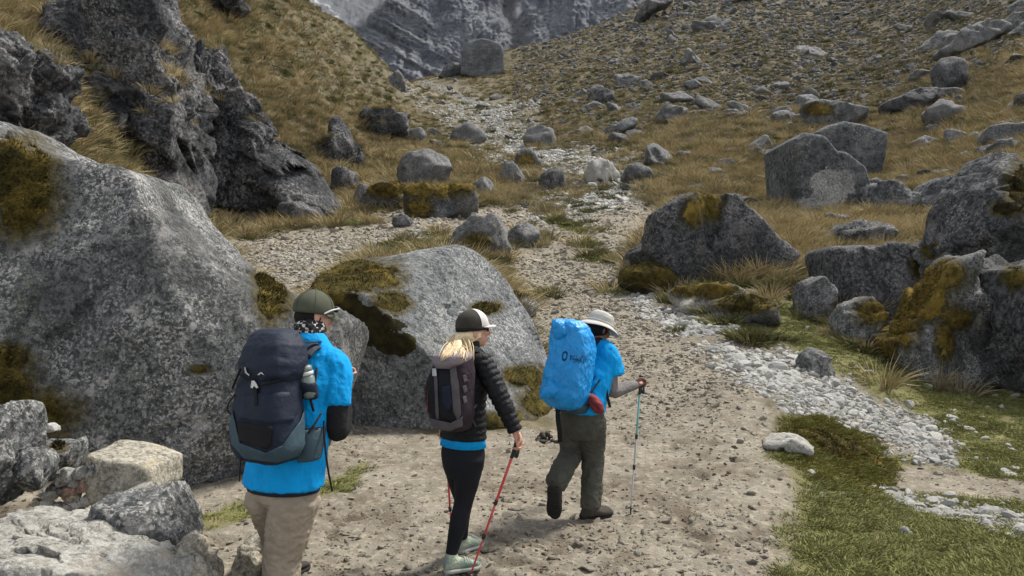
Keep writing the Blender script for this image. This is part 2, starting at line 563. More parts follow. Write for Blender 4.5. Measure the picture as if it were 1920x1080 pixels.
t = NT('ground_surface')
zr = t.n.new("ShaderNodeSeparateColor"); t.l.new(t.attr('zones', 'Color'), zr.inputs[0])
zb = t.n.new("ShaderNodeSeparateColor"); t.l.new(t.attr('zones_b', 'Color'), zb.inputs[0])
g1, g2, g3 = t.noise(3, 6, .65), t.noise(14, 5, .65), t.noise(55, 4, .65)
g0 = t.noise(1.1, 5, .65)
dirt = t.mix(t.step(g0, .35, .65), (.158, .14, .109), (.232, .208, .167))
dirt = t.mix(t.math('MULTIPLY', t.step(g1, .46, .62), .6), dirt, (.16, .132, .098))
dirt = t.mix(t.math('MULTIPLY', t.step(g2, .5, .62), .55), dirt, (.36, .315, .245))
dirt = t.mix(t.math('MULTIPLY', t.step(g3, .55, .66), .55), dirt, (.1, .078, .054))
dirt = t.mix(t.math('MULTIPLY', zb.outputs[0], .75), dirt, (.09, .07, .048))
grs = t.mix(t.step(g2, .35, .65), (.1, .1, .036), (.165, .16, .06))
grs = t.mix(t.step(g1, .5, .7), grs, (.2, .17, .09))
gvl = t.mix(t.step(t.voro(16), .1, .5), (.3, .275, .23), (.16, .138, .105))
hil = t.mix(t.step(t.noise(.5, 5, .6), .35, .62), (.08, .069, .042), (.155, .13, .077))
hil = t.mix(t.step(t.noise(2.2, 5, .7), .45, .65), hil, (.055, .047, .028))
hil = t.mix(t.math('MULTIPLY', t.step(zb.outputs[1], .45, .9), .5), hil, (.075, .072, .032))
scr = t.mix(t.step(t.voro(1.3), .15, .55), (.17, .165, .155), (.07, .055, .035))
hil = t.mix(t.math('MULTIPLY', t.attr('zones', 'Alpha'), .45), hil, scr)
c = t.mix(zr.outputs[1], hil, grs)
c = t.mix(t.math('MULTIPLY', zr.outputs[2], .75), c, gvl)
c = t.mix(zr.outputs[0], c, dirt)
hh = t.math('ADD', t.math('MULTIPLY', g2, 1.0), t.math('MULTIPLY', g3, .5))
M['ground'] = t.done(c, .95, t.bump(hh, .7, .03), .15)
tag(link('ground', me, M['ground']), kind='structure')

# a plain apron of ground behind the camera so that the place goes on
apv = [(-6000, -3000, -.2), (6000, -3000, -.2), (6000, .95, -.25), (-6000, .95, -.25)]
tag(link('terrain', mesh_np("terrain", apv, [(0, 1, 2, 3)], False, {'zones': [(0, 0, 0, 0)] * 4, 'zones_b': [(0, 0, 0, 0)] * 4}), M['ground']), kind='structure')


def hit(px, py, ymin=1.0):
    """where the sight line of a pixel meets the ground: depth and world point"""
    j = np.clip(np.interp(px, CX, np.arange(NC)), 0, NC - 1.001)
    j0 = int(j); fj = j - j0
    col = PYF[:, j0] * (1 - fj) + PYF[:, j0 + 1] * fj
    k = np.nonzero((col <= py) & (RY >= ymin))[0]
    k = k[0] if len(k) else NR - 1
    return RY[k]


def ground_z(x, y):
    px = 960 + x / y * F
    j = np.clip(np.interp(px, CX, np.arange(NC)), 0, NC - 1.001)
    i = np.clip(np.interp(y, RY, np.arange(NR)), 0, NR - 1.001)
    j0, i0 = int(j), int(i)
    a, b = j - j0, i - i0
    return (ZF[i0, j0] * (1 - a) + ZF[i0, j0 + 1] * a) * (1 - b) + (ZF[i0 + 1, j0] * (1 - a) + ZF[i0 + 1, j0 + 1] * a) * b


# ------------------------------------------------------------------ the mountain that closes the valley
def build_mountain():
    nx, nz = 520, 250
    xs = np.linspace(-560, 460, nx)
    zs = np.linspace(120, 660, nz)
    gx, gz = np.meshgrid(xs, zs)
    x, z = gx.ravel(), gz.ravel()
    p = np.stack([x, np.zeros_like(x), z], 1)
    y = 1150 + .55 * z + 40 * fbm(p / 260, 4, .5) + 30 * fbm(p * [1, 1, .4] / 80 + 7, 5, .6, True)
    sh = sstep(-60, -170, x + .55 * (z - 420) + 25 * fbm(p / 60 + 3, 3, .5))
    q = (z * .86 + x * .5)
    y -= sh * (22 + 15 * perlin(np.stack([q / 22, x / 260, z / 260], 1)) + 9 * perlin(np.stack([q / 8, x / 120, z / 120], 1)) + 5 * perlin(np.stack([q / 3.5, x / 60, z / 60], 1)))
    gully = np.exp(-((x - 15 + .12 * (z - 450) + 18 * perlin(np.stack([z / 60, z * 0, z * 0], 1))) / 22) ** 2)
    y += gully * 40 + 9 * fbm(p / 16, 5, .65, True)
    V = np.stack([x, y, z], 1)
    i = np.arange(nx * nz).reshape(nz, nx)
    q4 = np.stack([i[:-1, :-1], i[:-1, 1:], i[1:, 1:], i[1:, :-1]], -1).reshape(-1, 4)
    snow = sstep(9, -9, x + 284 - (z - 520) * .9 + 30 * fbm(p / 36, 5, .65)) * sstep(470, 500, z)
    snow = np.maximum(snow, sstep(14, 0, np.hypot(x - 12, (z - 556) * .8) + 9 * fbm(p / 9, 3, .6)))
    t = NT('mountain_rock')
    s1 = t.noise(.02, 8, .7)
    s2 = t.noise(.11, 8, .75, .5, stretch=(1, 1, 1.6))
    s3 = t.noise(1, 8, .72, .4, vec=t.mapping(t.co.outputs['Object'], (.02, .02, .16), (0, math.radians(26), 0)))
    s4 = t.noise(.45, 5, .7, .3, stretch=(1, 1, .5))
    c = t.mix(t.step(s1, .38, .62), (.2, .212, .25), (.31, .325, .35))
    c = t.mix(t.math('MULTIPLY', t.step(s3, .53, .6), t.math('ADD', .25, t.math('MULTIPLY', t.attr('slabs'), .6))), c, (.42, .42, .41))
    c = t.mix(t.math('MULTIPLY', t.step(s2, .52, .6), .7), c, (.07, .075, .095))
    c = t.mix(t.math('MULTIPLY', t.step(s4, .54, .63), .5), c, (.34, .34, .335))
    c = t.mix(t.math('MULTIPLY', t.attr('gully'), t.step(s2, .62, .42)), c, (.3, .29, .265))
    c = t.mix(t.attr('snow'), c, (.9, .9, .91))
    m = t.done(c, .95, t.bump(t.math('ADD', s2, s4), 1.0, 9), .1)
    tag(link('mountain', mesh_np("mountain", V, q4, True, {'snow': snow, 'slabs': sh, 'gully': gully * .7}), m), kind='structure')


build_mountain()

# ------------------------------------------------------------------ boulders
_ico = {}


def ico(n):
    if n not in _ico:
        bm = bmesh.new()
        bmesh.ops.create_icosphere(bm, subdivisions=n, radius=1)
        V = np.array([v.co[:] for v in bm.verts])
        T = np.array([[v.index for v in f.verts] for f in bm.faces])
        bm.free()
        V /= np.linalg.norm(V, axis=1, keepdims=True)
        _ico[n] = (V, T)
    return _ico[n]


def blades(P, N, length, rng, width=.012, droop=.6, up=.5):
    """short grass or moss blades as thin triangles pairs standing on points P with normals N"""
    n = len(P)
    ln = length * rng.uniform(.5, 1.3, n)[:, None]
    d = N + rng.normal(size=(n, 3)) * .5 + np.array([0, 0, up])
    d /= np.linalg.norm(d, axis=1, keepdims=True)
    s = np.cross(d, rng.normal(size=(n, 3)))
    s /= np.linalg.norm(s, axis=1, keepdims=True)
    w = width * rng.uniform(.6, 1.4, n)[:, None]
    mid = P + d * ln * .55
    tip = mid + (d - np.array([0, 0, droop])) * ln * .5
    V = np.concatenate([P - s * w, P + s * w, mid + s * w * .7, mid - s * w * .7, tip])
    i = np.arange(n)
    T = np.concatenate([np.c_[i, i + n, i + 2 * n], np.c_[i, i + 2 * n, i + 3 * n], np.c_[i + 3 * n, i + 2 * n, i + 4 * n]])
    return V, T


def facet(P, T, cnt, k, tilt, rng):
    """break the surface into flat faces: each vertex goes to the innermost of the planes laid through the nearest seeds"""
    N = vnormals(P, T)
    R = np.linalg.norm(P, axis=1)
    D = P / R[:, None]
    sd = rng.integers(0, len(P), cnt)
    S = P[sd]
    n = N[sd] + rng.normal(size=(cnt, 3)) * tilt
    n /= np.linalg.norm(n, axis=1, keepdims=True)
    h = (S * n).sum(1)
    scl = R.mean()
    wob = P + scl * .035 * np.stack([perlin(P / (scl * .3) + 3), perlin(P / (scl * .3) + 13), perlin(P / (scl * .3) + 23)], 1)
    out = np.empty(len(P))
    m = min(4, cnt)
    for a in range(0, len(P), 20000):
        w = wob[a:a + 20000]
        d2 = (w ** 2).sum(1)[:, None] - 2 * w @ S.T + (S ** 2).sum(1)[None]
        near = np.argpartition(d2, m - 1, axis=1)[:, :m]
        dn = (D[a:a + 20000, None, :] * n[near]).sum(2)
        rr = np.where(dn > .15, h[near] / np.maximum(dn, .15), 1e9)
        out[a:a + 20000] = rr.min(1)
    out = np.clip(out, R * .74, R * 1.1)
    return D * (R * (1 - k) + out * k)[:, None]


def boulder(outline, Y, thick, mat, label, cat='boulder', name='boulder', sub=None, planes=(), p=4.0, facets=9, amp=.06, seed=0, moss=(), moss_mat='moss', moss_name='moss', extra=(), group=None,
            back=None, rough=1.0, fix=False, bury=False, moss_len=.035, moss_thick=.025, strat=0.0, chunks=26, brk=.8):
    """a rock whose outline was traced at depth Y and which is `thick` deep on either side of it"""
    rng = np.random.default_rng(seed * 13 + int(outline[0][0] * 7 + outline[0][1]) % 9973)
    O = np.array(outline, float)
    c = (O.max(0) + O.min(0)) / 2
    if not fix and Y > 11:
        # set the rock on the ground: its front foot stands where the sight line of its lowest edge meets the slope
        Y = hit(c[0], O[:, 1].max(), 11) + .7 * thick
        O = c + (O - c) * (1 - .5 * thick / Y)
    if Y > 11 or bury:
        low = O[:, 1] > c[1]
        O[low, 1] = c[1] + (O[low, 1] - c[1]) * 1.3
        c = (O.max(0) + O.min(0)) / 2
        C = W(c[0], c[1], Y)
    C = W(c[0], c[1], Y)
    ext = max(O[:, 0].max() - O[:, 0].min(), O[:, 1].max() - O[:, 1].min())
    if sub is None:
        sub = 7 if ext > 300 else 6 if ext > 230 else 5 if ext > 85 else 4
    # radial table
    L = np.stack([(O[:, 0] - c[0]) / F * Y, -(O[:, 1] - c[1]) / F * Y], 1)
    ang = np.linspace(-math.pi, math.pi, 721)
    dx, dy = np.cos(ang), np.sin(ang)
    R = np.zeros_like(ang)
    for k in range(len(L)):
        a, b = L[k], L[(k + 1) % len(L)]
        e = b - a
        den = dx * e[1] - dy * e[0]
        with np.errstate(all='ignore'):
            tt = (a[0] * e[1] - a[1] * e[0]) / den
            uu = (a[0] * dy - a[1] * dx) / den
        ok = (tt > 0) & (uu >= -1e-9) & (uu <= 1 + 1e-9)
        R = np.where(ok & (tt > R), tt, R)
    R = np.maximum(R, .15 * R.max())
    D, T = ico(sub)
    phi = np.arctan2(D[:, 2], D[:, 0])
    Rr = np.interp(phi, ang, R)
    h = np.hypot(D[:, 0], D[:, 2])
    th = np.where(D[:, 1] > 0, back or thick, thick)
    r = ((h / Rr) ** p + (np.abs(D[:, 1]) / th) ** p) ** (-1 / p)
    size = float(np.sqrt(R.mean() * thick))
    for pl in planes:
        A, B, Q = [W(*q) - C for q in pl]
        n = np.cross(B - A, Q - A)
        n /= np.linalg.norm(n)
        if n @ A < 0:
            n = -n
        off = max(n @ A, .05 * size)
        dn = D @ n
        r = np.where(dn > 1e-4, np.minimum(r, off / np.maximum(dn, 1e-4)), r)
    for k in range(facets):
        n = rng.normal(size=3)
        n[1] = -abs(n[1]) * 1.6 - .25 if k % 3 else n[1]
        n /= np.linalg.norm(n)
        dn = D @ n
        sup = (r * dn).max()
        off = sup * (rng.uniform(.66, .9) if k % 3 else rng.uniform(.86, .95))
        r = np.where(dn > 1e-4, np.minimum(r, off / np.maximum(dn, 1e-4)), r)
    P = D * r[:, None]
    o3 = rng.uniform(-50, 50, 3)
    s = size
    P = P * 1.035 + D * (amp * s * .7 * brk * fbm(P / (s * .8) + o3, 3, .5))[:, None]
    # broken faces: each patch of the surface is pulled onto its own plane, first large ones, then chips
    for cnt, kk, tilt in () if brk == 0 else ((chunks, 1.0, .24), (chunks * 7, .75, .2)):
        if sub < 4 and cnt > chunks:
            continue
        P = facet(P, T, cnt, kk * min(brk * 1.2, 1), tilt * rough * brk, rng)
    P = P + D * (amp * s * rough * .35 * fbm(P / (s * .2) + o3, 5, .6, True))[:, None]
    if sub >= 5:
        crack = np.abs(perlin(P / (s * .75) + o3 + 5)) + .25 * np.abs(perlin(P / (s * .2) + o3))
        P = P - D * (amp * s * .8 * np.exp(-(crack / .045) ** 2))[:, None]
    if strat:
        P = P + D * (strat * s * fbm(np.stack([P[:, 0] * 2.6 + P[:, 2] * 1.6, P[:, 1] * .7, P[:, 2] * .8 - P[:, 0] * .6], 1) / (s * .35) + o3, 4, .55, True))[:, None]
    N = vnormals(P, T)
    mm = np.zeros(len(P))
    layers = ([(moss, moss_mat, moss_len, moss_thick, moss_name)] if moss else []) + list(extra)
    made = []
    Wd = P + C
    qx = 960 + Wd[:, 0] / Wd[:, 1] * F
    qy = 540 - (Wd[:, 2] - EYE) / Wd[:, 1] * F
    for li, (blobs, mmat, mlen, mthick, mname) in enumerate(layers):
        m = np.full(len(P), -1.0)
        for (mx, my, rx, ry) in blobs:
            m = np.maximum(m, 1 - np.hypot((qx - mx) / rx, (qy - my) / ry))
        m += .75 * fbm(P / (s * .2) + o3 + 9 + 5 * li, 5, .72) - .1
        m = np.where(N[:, 1] > .45, -1, m)
        if mlen:
            mm = np.maximum(mm, np.clip(m + 1, 0, 2))
        made.append((m, mmat, mlen, mthick, mname))
    root = link(name, mesh_np(name, P, T, True, {'moss': mm}), M[mat], None, C)
    tag(root, label, cat, group)
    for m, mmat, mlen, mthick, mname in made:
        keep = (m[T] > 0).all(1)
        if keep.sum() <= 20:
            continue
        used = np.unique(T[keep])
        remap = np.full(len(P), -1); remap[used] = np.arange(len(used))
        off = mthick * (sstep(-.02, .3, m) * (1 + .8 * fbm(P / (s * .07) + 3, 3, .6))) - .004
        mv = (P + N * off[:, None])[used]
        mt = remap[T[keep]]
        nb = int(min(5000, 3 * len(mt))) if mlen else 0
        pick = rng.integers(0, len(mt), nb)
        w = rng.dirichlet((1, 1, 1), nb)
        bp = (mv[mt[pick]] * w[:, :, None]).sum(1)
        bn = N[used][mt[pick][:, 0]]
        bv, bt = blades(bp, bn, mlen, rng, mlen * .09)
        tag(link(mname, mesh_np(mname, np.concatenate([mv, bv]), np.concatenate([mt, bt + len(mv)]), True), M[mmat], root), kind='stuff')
    return root
M['chalk'] = rock_mat('chalk_stain', (.14, .14, .135), (.26, .26, .25), (.42, .42, .4), .8, .8, .2)
# ---- the two huge boulders beside the path
boulder([(-330, 420), (-150, 290), (-30, 262), (60, 272), (100, 300), (135, 308), (180, 334), (215, 352), (300, 362), (340, 382), (362, 420), (420, 450), (470, 488), (530, 528), (575, 542),
         (615, 556), (640, 590), (638, 640), (605, 760), (540, 880), (465, 948), (350, 975), (150, 1010), (-100, 1020), (-330, 900)], 8.2, 2.2, 'granite',
        'huge lichen speckled grey boulder filling the left side beside the man', sub=7, p=5, facets=3, amp=.03, seed=1, back=.8, brk=.35,
        planes=[((440, 935, 6.3), (475, 505, 7.0), (0, 620, 6.5)), ((478, 505, 7.0), (445, 935, 6.3), (640, 610, 8.4))],
        moss=[(40, 350, 70, 85), (20, 300, 50, 40), (512, 545, 34, 62), (60, 780, 85, 55), (10, 740, 60, 60), (20, 670, 40, 26), (375, 692, 22, 9)], moss_mat='moss', moss_len=.05, moss_thick=.03)
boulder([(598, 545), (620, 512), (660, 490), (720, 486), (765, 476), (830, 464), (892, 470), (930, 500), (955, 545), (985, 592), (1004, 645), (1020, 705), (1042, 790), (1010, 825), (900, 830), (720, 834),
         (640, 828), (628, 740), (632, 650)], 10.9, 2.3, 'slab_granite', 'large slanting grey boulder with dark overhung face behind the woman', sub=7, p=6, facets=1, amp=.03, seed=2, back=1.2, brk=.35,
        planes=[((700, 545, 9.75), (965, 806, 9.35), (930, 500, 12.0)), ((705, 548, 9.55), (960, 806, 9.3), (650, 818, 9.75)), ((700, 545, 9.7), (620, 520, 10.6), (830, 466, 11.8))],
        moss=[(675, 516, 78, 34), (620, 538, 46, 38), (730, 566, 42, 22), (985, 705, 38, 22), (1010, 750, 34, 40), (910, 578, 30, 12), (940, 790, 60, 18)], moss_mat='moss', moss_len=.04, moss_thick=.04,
        extra=[([(690, 612, 80, 46), (645, 590, 46, 64), (750, 645, 60, 30)], 'dark_moss_and_shade', 0, .012, 'stain_and_shade')])  # black stain below the moss, also painting shade into the overhung face
boulder([(930, 545), (960, 545), (990, 555), (1005, 570), (1000, 598), (975, 600), (950, 580)], 12.5, .5, 'slab_granite', 'small grey rock tucked behind the slanting boulder at the path edge', moss=[(985, 548, 30, 10)])
boulder([(835, 462), (850, 428), (880, 405), (915, 398), (940, 414), (953, 450), (950, 476), (890, 482), (845, 474)], 24, 1.0, 'hill_rock', 'grey pointed boulder behind the slanting boulder, left of the path', seed=3, planes=[((880, 405, 23.6), (845, 470, 23.2), (880, 478, 22.9)), ((880, 405, 23.6), (880, 478, 22.9), (950, 470, 23.5))], moss=[(895, 452, 26, 14)], moss_mat='moss')
boulder([(950, 440), (965, 420), (990, 416), (1010, 430), (1016, 450), (985, 462), (955, 460)], 26, .7, 'hill_rock', 'small dark faced rock right beside the grey pointed boulder', seed=4)
# ---- right of the path
boulder([(1192, 458), (1212, 415), (1240, 385), (1290, 362), (1330, 358), (1382, 370), (1420, 410), (1450, 440), (1480, 462), (1470, 482), (1440, 515), (1380, 532), (1310, 535), (1250, 525), (1205, 495)], 20, 1.5, 'dark_granite',
        'big dark rounded boulder with a golden moss patch on its crown, right of the path', p=3.2, facets=3, amp=.05, seed=5, brk=.7,
        planes=[((1290, 375, 19.2), (1320, 520, 18.5), (1210, 470, 19.3)), ((1340, 400, 18.8), (1320, 520, 18.5), (1440, 500, 19.2))], moss=[(1325, 385, 32, 30), (1300, 400, 20, 24)], moss_mat='gold_moss')
boulder([(1168, 490), (1178, 472), (1196, 466), (1215, 480), (1220, 505), (1200, 520), (1175, 515)], 19, .5, 'hill_rock', 'small grey rock leaning against the left foot of the dark rounded boulder', seed=6)
boulder([(1165, 530), (1172, 505), (1195, 492), (1230, 492), (1262, 512), (1275, 540), (1255, 558), (1205, 552)], 17.8, .6, 'dark_granite', 'low rock capped with brown moss under the dark rounded boulder', seed=7, moss=[(1215, 515, 65, 30)], moss_mat='moss')
boulder([(1265, 560), (1272, 542), (1310, 530), (1360, 532), (1385, 545), (1380, 570), (1330, 588), (1280, 580)], 17.2, .7, 'pale_rock', 'flat pale rock with a golden moss cap at the gravel edge', seed=8, moss=[(1320, 543, 70, 18)], moss_mat='gold_moss')
boulder([(1340, 582), (1355, 562), (1400, 555), (1445, 565), (1472, 592), (1465, 608), (1400, 610), (1355, 602)], 15.6, .6, 'granite', 'low mossy rock with white lichen face standing at the gravel edge', seed=9, moss=[(1400, 568, 65, 20)], moss_mat='moss')
boulder([(1541, 475), (1560, 461), (1640, 459), (1708, 460), (1740, 474), (1744, 505), (1720, 540), (1690, 575), (1620, 590), (1588, 605), (1556, 590), (1545, 540)], 18.2, 1.3, 'dark_granite', 'box shaped dark grey boulder with flat top on the right', p=8, facets=1, amp=.03, brk=.5, seed=10,
        planes=[((1545, 475, 17.3), (1740, 480, 17.5), (1600, 590, 17.1))], moss=[(1722, 500, 16, 26)], moss_mat='dark_moss_and_shade')
boulder([(1497, 560), (1510, 532), (1540, 525), (1560, 560), (1560, 600), (1530, 606), (1500, 595)], 17.6, .6, 'hill_rock', 'grey rock at the lower left corner of the box shaped boulder', seed=11)
boulder([(1566, 615), (1582, 578), (1620, 562), (1652, 566), (1670, 600), (1668, 640), (1630, 655), (1590, 652)], 14.9, .6, 'granite', 'white streaked rock with brown moss, left of the golden mossy boulder', seed=12, moss=[(1640, 585, 36, 24)], moss_mat='gold_moss')
boulder([(1645, 640), (1650, 590), (1690, 545), (1740, 502), (1790, 482), (1840, 488), (1880, 525), (1892, 590), (1880, 660), (1820, 700), (1745, 722), (1690, 712), (1660, 680)], 14.3, 1.4, 'granite',
        'large boulder with a slanting golden moss mat, right of the grass flat', p=3.4, facets=4, amp=.05, seed=13, fix=True,
        planes=[((1655, 650, 13.4), (1780, 490, 14.2), (1740, 560, 13.2)), ((1740, 560, 13.2), (1870, 560, 13.6), (1740, 715, 13.0))],
        moss=[(1720, 565, 62, 42), (1690, 610, 40, 40), (1770, 520, 50, 32), (1790, 595, 32, 22), (1665, 640, 24, 34), (1770, 640, 18, 40)], moss_mat='gold_moss', moss_len=.06, moss_thick=.04)
boulder([(1788, 445), (1798, 400), (1828, 345), (1868, 302), (1925, 290), (2010, 300), (2060, 400), (2020, 480), (1950, 492), (1880, 478), (1810, 478)], 16.6, 1.5, 'dark_granite', 'big overhanging boulder resting across its neighbours at the right edge', p=3.6, facets=3, amp=.05, seed=14, fix=True,
        planes=[((1800, 390, 15.8), (1925, 400, 15.5), (1860, 475, 15.7)), ((1800, 385, 15.8), (1925, 380, 15.5), (1900, 300, 16.8))], moss=[(1915, 350, 30, 42), (1890, 390, 30, 14)], moss_mat='dark_moss_and_shade')
boulder([(1872, 650), (1880, 565), (1900, 512), (1960, 485), (2060, 500), (2090, 700), (1990, 745), (1905, 715)], 13.0, 1.3, 'dark_granite', 'tall dark boulder cut off by the right edge beneath the overhanging one', p=4, facets=3, amp=.05, seed=15, fix=True, moss=[(1905, 520, 28, 22)], moss_mat='moss')
boulder([(1720, 480), (1745, 440), (1790, 432), (1830, 450), (1840, 500), (1800, 540), (1740, 530)], 17.4, .9, 'hill_rock', 'shaded rock wedged between the box boulder and the overhanging boulder', seed=16, fix=True, moss=[(1745, 470, 20, 16)])
boulder([(1716, 372), (1740, 346), (1770, 329), (1802, 344), (1828, 362), (1818, 392), (1750, 398), (1722, 390)], 31, 1.3, 'block_granite', 'pale grey triangular slab above the shaded rocks on the right slope', seed=17, p=4)
boulder([(1618, 380), (1625, 352), (1650, 342), (1690, 350), (1720, 375), (1760, 390), (1720, 402), (1640, 400)], 31, 1.1, 'block_granite', 'low grey slab next to the triangular slab', seed=18, p=4)
boulder([(1560, 450), (1575, 425), (1610, 410), (1650, 418), (1665, 440), (1660, 468), (1600, 472)], 25, 1.0, 'dark_granite', 'dark rugged boulder peeping over the flat topped box boulder', seed=19)
boulder([(1459, 277), (1476, 264), (1511, 269), (1533, 297), (1550, 299), (1586, 327), (1597, 364), (1612, 388), (1568, 399), (1504, 396), (1469, 394), (1462, 334)], 44, 2.2, 'block_granite', 'tall split block with a chalk white stain on the right hillside', name='boulder', sub=6, p=14, facets=0, amp=.012, brk=0, moss=[(1560, 350, 46, 52), (1530, 385, 60, 20)], moss_mat='chalk', moss_name='lichen_stain', moss_len=0, moss_thick=.012, seed=20,
        planes=[((1455, 270, 43), (1530, 295, 42.5), (1480, 390, 42.2)), ((1545, 300, 42.8), (1600, 380, 43.2), (1520, 392, 42.2))])
boulder([(1508, 260), (1531, 247), (1559, 239), (1596, 246), (1638, 260), (1634, 297), (1623, 330), (1596, 339), (1550, 316)], 46.5, 2.0, 'block_granite', 'dark flat faced half of the split block leaning behind the white stained one', sub=6, p=14, facets=0, amp=.012, brk=0, seed=21)
boulder([(1500, 690), (1505, 668), (1530, 654), (1555, 664), (1568, 690), (1550, 704), (1520, 706)], 13.1, .3, 'hill_rock', 'lone dark stone at the border of white gravel and green turf', seed=22)
boulder([(1735, 215), (1745, 192), (1775, 180), (1800, 190), (1806, 218), (1785, 236), (1750, 238)], 50, 1.3, 'hill_rock', 'round pale boulder high on the right hillside', seed=23, p=2.4, facets=3)
boulder([(1758, 128), (1775, 108), (1800, 112), (1812, 140), (1800, 178), (1775, 182), (1755, 160)], 62, 1.6, 'dark_granite', 'dark upright boulder standing above the round pale boulder', seed=24)
boulder([(1655, 195), (1680, 178), (1730, 168), (1790, 165), (1785, 185), (1720, 205), (1670, 212)], 56, 1.8, 'dark_granite', 'dark flat overhanging slab left of the upright boulder', seed=25, p=4)
boulder([(1765, 92), (1790, 65), (1830, 42), (1870, 40), (1880, 55), (1840, 80), (1790, 98)], 85, 2.2, 'hill_rock', 'long pale slanting slab near the upper right corner', seed=26, p=4)
boulder([(1850, 262), (1855, 236), (1890, 230), (1930, 236), (1940, 268), (1890, 275)], 40, 1.2, 'hill_rock', 'white lichened rock at the right edge above the flat pale slab', seed=27)
boulder([(1846, 292), (1848, 272), (1880, 264), (1908, 266), (1912, 284), (1880, 298)], 34, 1.0, 'block_granite', 'flat pale slab just above the overhanging boulder', seed=28, p=5)
boulder([(1488, 235), (1500, 205), (1530, 188), (1570, 190), (1605, 205), (1620, 225), (1570, 240), (1510, 245)], 57, 1.8, 'hill_rock', 'mossy rock outcrop right behind the top of the split block', seed=29, moss=[(1535, 205, 26, 12)], moss_mat='gold_moss')
# ---- centre and left, farther up
boulder([(747, 330), (752, 302), (775, 284), (805, 280), (832, 292), (850, 325), (845, 345), (800, 352), (762, 350)], 40, 1.3, 'hill_rock', 'smooth round grey boulder above the mossy bank left of the upper path', seed=30, p=2.3, facets=3)
boulder([(752, 395), (765, 362), (800, 350), (850, 345), (890, 355), (905, 385), (890, 402), (830, 408), (770, 410)], 31, 1.4, 'hill_rock', 'dark rock under a thick golden moss cap beside the left fork', seed=31, moss=[(810, 352, 70, 20), (860, 345, 50, 18), (785, 390, 24, 22)], moss_mat='gold_moss', moss_len=.06, moss_thick=.06)
boulder([(668, 385), (680, 362), (720, 345), (760, 350), (770, 375), (730, 392), (690, 396)], 33, 1.0, 'hill_rock', 'low rock with golden moss left of the moss capped rock', seed=32, moss=[(730, 355, 45, 16)], moss_mat='gold_moss', moss_len=.1)
boulder([(880, 355), (890, 335), (915, 328), (925, 350), (915, 372), (890, 370)], 38, .9, 'hill_rock', 'pale pointed rock right of the moss capped rock', seed=33)
boulder([(523, 410), (530, 385), (560, 377), (595, 384), (602, 408), (580, 424), (545, 424)], 33, 1.0, 'dark_granite', 'dark squared rock at the foot of the cliff', seed=34, p=4)
boulder([(735, 420), (740, 405), (758, 402), (772, 412), (770, 426), (748, 428)], 29, .5, 'hill_rock', 'small grey rock on the left fork of the path', seed=35)
boulder([(622, 355), (630, 325), (650, 312), (668, 330), (670, 358), (645, 366)], 47, 1.2, 'dark_granite', 'dark rock at the right end of the cliff', seed=36)
boulder([(838, 262), (850, 238), (880, 230), (905, 245), (910, 265), (880, 272), (850, 270)], 78, 2.2, 'hill_rock', 'grey rock heap beside the bend of the upper path', seed=37)
boulder([(752, 262), (765, 245), (790, 242), (802, 255), (790, 268), (765, 270)], 72, 1.3, 'hill_rock', 'grey rock lying in straw grass left of the upper path', seed=38)
boulder([(985, 262), (990, 242), (1015, 235), (1045, 248), (1055, 265), (1030, 275), (1000, 274)], 76, 1.7, 'hill_rock', 'dark topped rock right of the upper path bend', seed=39)
boulder([(1120, 250), (1150, 232), (1180, 222), (1192, 228), (1190, 240), (1150, 255), (1125, 260)], 78, 1.5, 'block_granite', 'long tilted slab like a fallen beam on the slope', seed=40, p=5)
boulder([(1228, 222), (1240, 200), (1265, 193), (1285, 205), (1282, 222), (1250, 230)], 84, 1.7, 'hill_rock', 'grey wedge shaped rock on the slope right of the tilted slab', seed=41)
boulder([(1112, 195), (1118, 172), (1135, 165), (1150, 175), (1150, 195), (1130, 200)], 105, 1.6, 'dark_granite', 'dark cube like rock alone on the distant slope', seed=42, p=5)
boulder([(962, 310), (968, 288), (985, 278), (1008, 290), (1012, 310), (985, 318)], 56, 1.1, 'hill_rock', 'brown grey pointed rock in the middle of the upper path', seed=43, moss=[(985, 300, 16, 12)], moss_mat='gold_moss')
boulder([(932, 335), (940, 315), (960, 305), (980, 318), (985, 340), (950, 348)], 50, 1.0, 'hill_rock', 'rounded rock in front of the brown pointed rock', seed=44)
boulder([(1012, 350), (1015, 325), (1035, 312), (1055, 325), (1060, 350), (1035, 358)], 49, .9, 'dark_granite', 'dark rock at the left side of the white stone heap', seed=45)
boulder([(1098, 335), (1105, 308), (1130, 298), (1160, 315), (1168, 340), (1135, 346)], 54, 1.2, 'pale_rock', 'pale grey rock topping the white stone heap', seed=46)
boulder([(1165, 335), (1175, 312), (1200, 305), (1220, 318), (1218, 340), (1190, 348)], 54, 1.1, 'hill_rock', 'rounded dark rock across the upper path from the white heap', seed=47)
boulder([(866, 138), (868, 106), (880, 88), (905, 80), (935, 88), (944, 102), (946, 136), (905, 146)], 214, 4.0, 'block_granite', 'house sized square block below the mountain at the head of the valley', seed=48, sub=5, p=14, facets=0, amp=.012, brk=0, planes=[((868, 122, 211), (940, 112, 211), (905, 86, 215))])
boulder([(818, 142), (835, 125), (862, 113), (864, 138), (840, 146)], 212, 2.6, 'block_granite', 'slanting slab leaning at the left of the house sized block', seed=49, p=5)
boulder([(1192, 34), (1200, 14), (1220, -4), (1255, -10), (1262, 4), (1230, 20), (1205, 38)], 225, 4, 'dark_granite', 'dark slab sticking out on the skyline ridge', seed=50, p=5)
boulder([(725, 165), (728, 142), (745, 133), (760, 150), (762, 170), (740, 174)], 148, 2.4, 'hill_rock', 'grey rock at the notch below the mountain', seed=51)
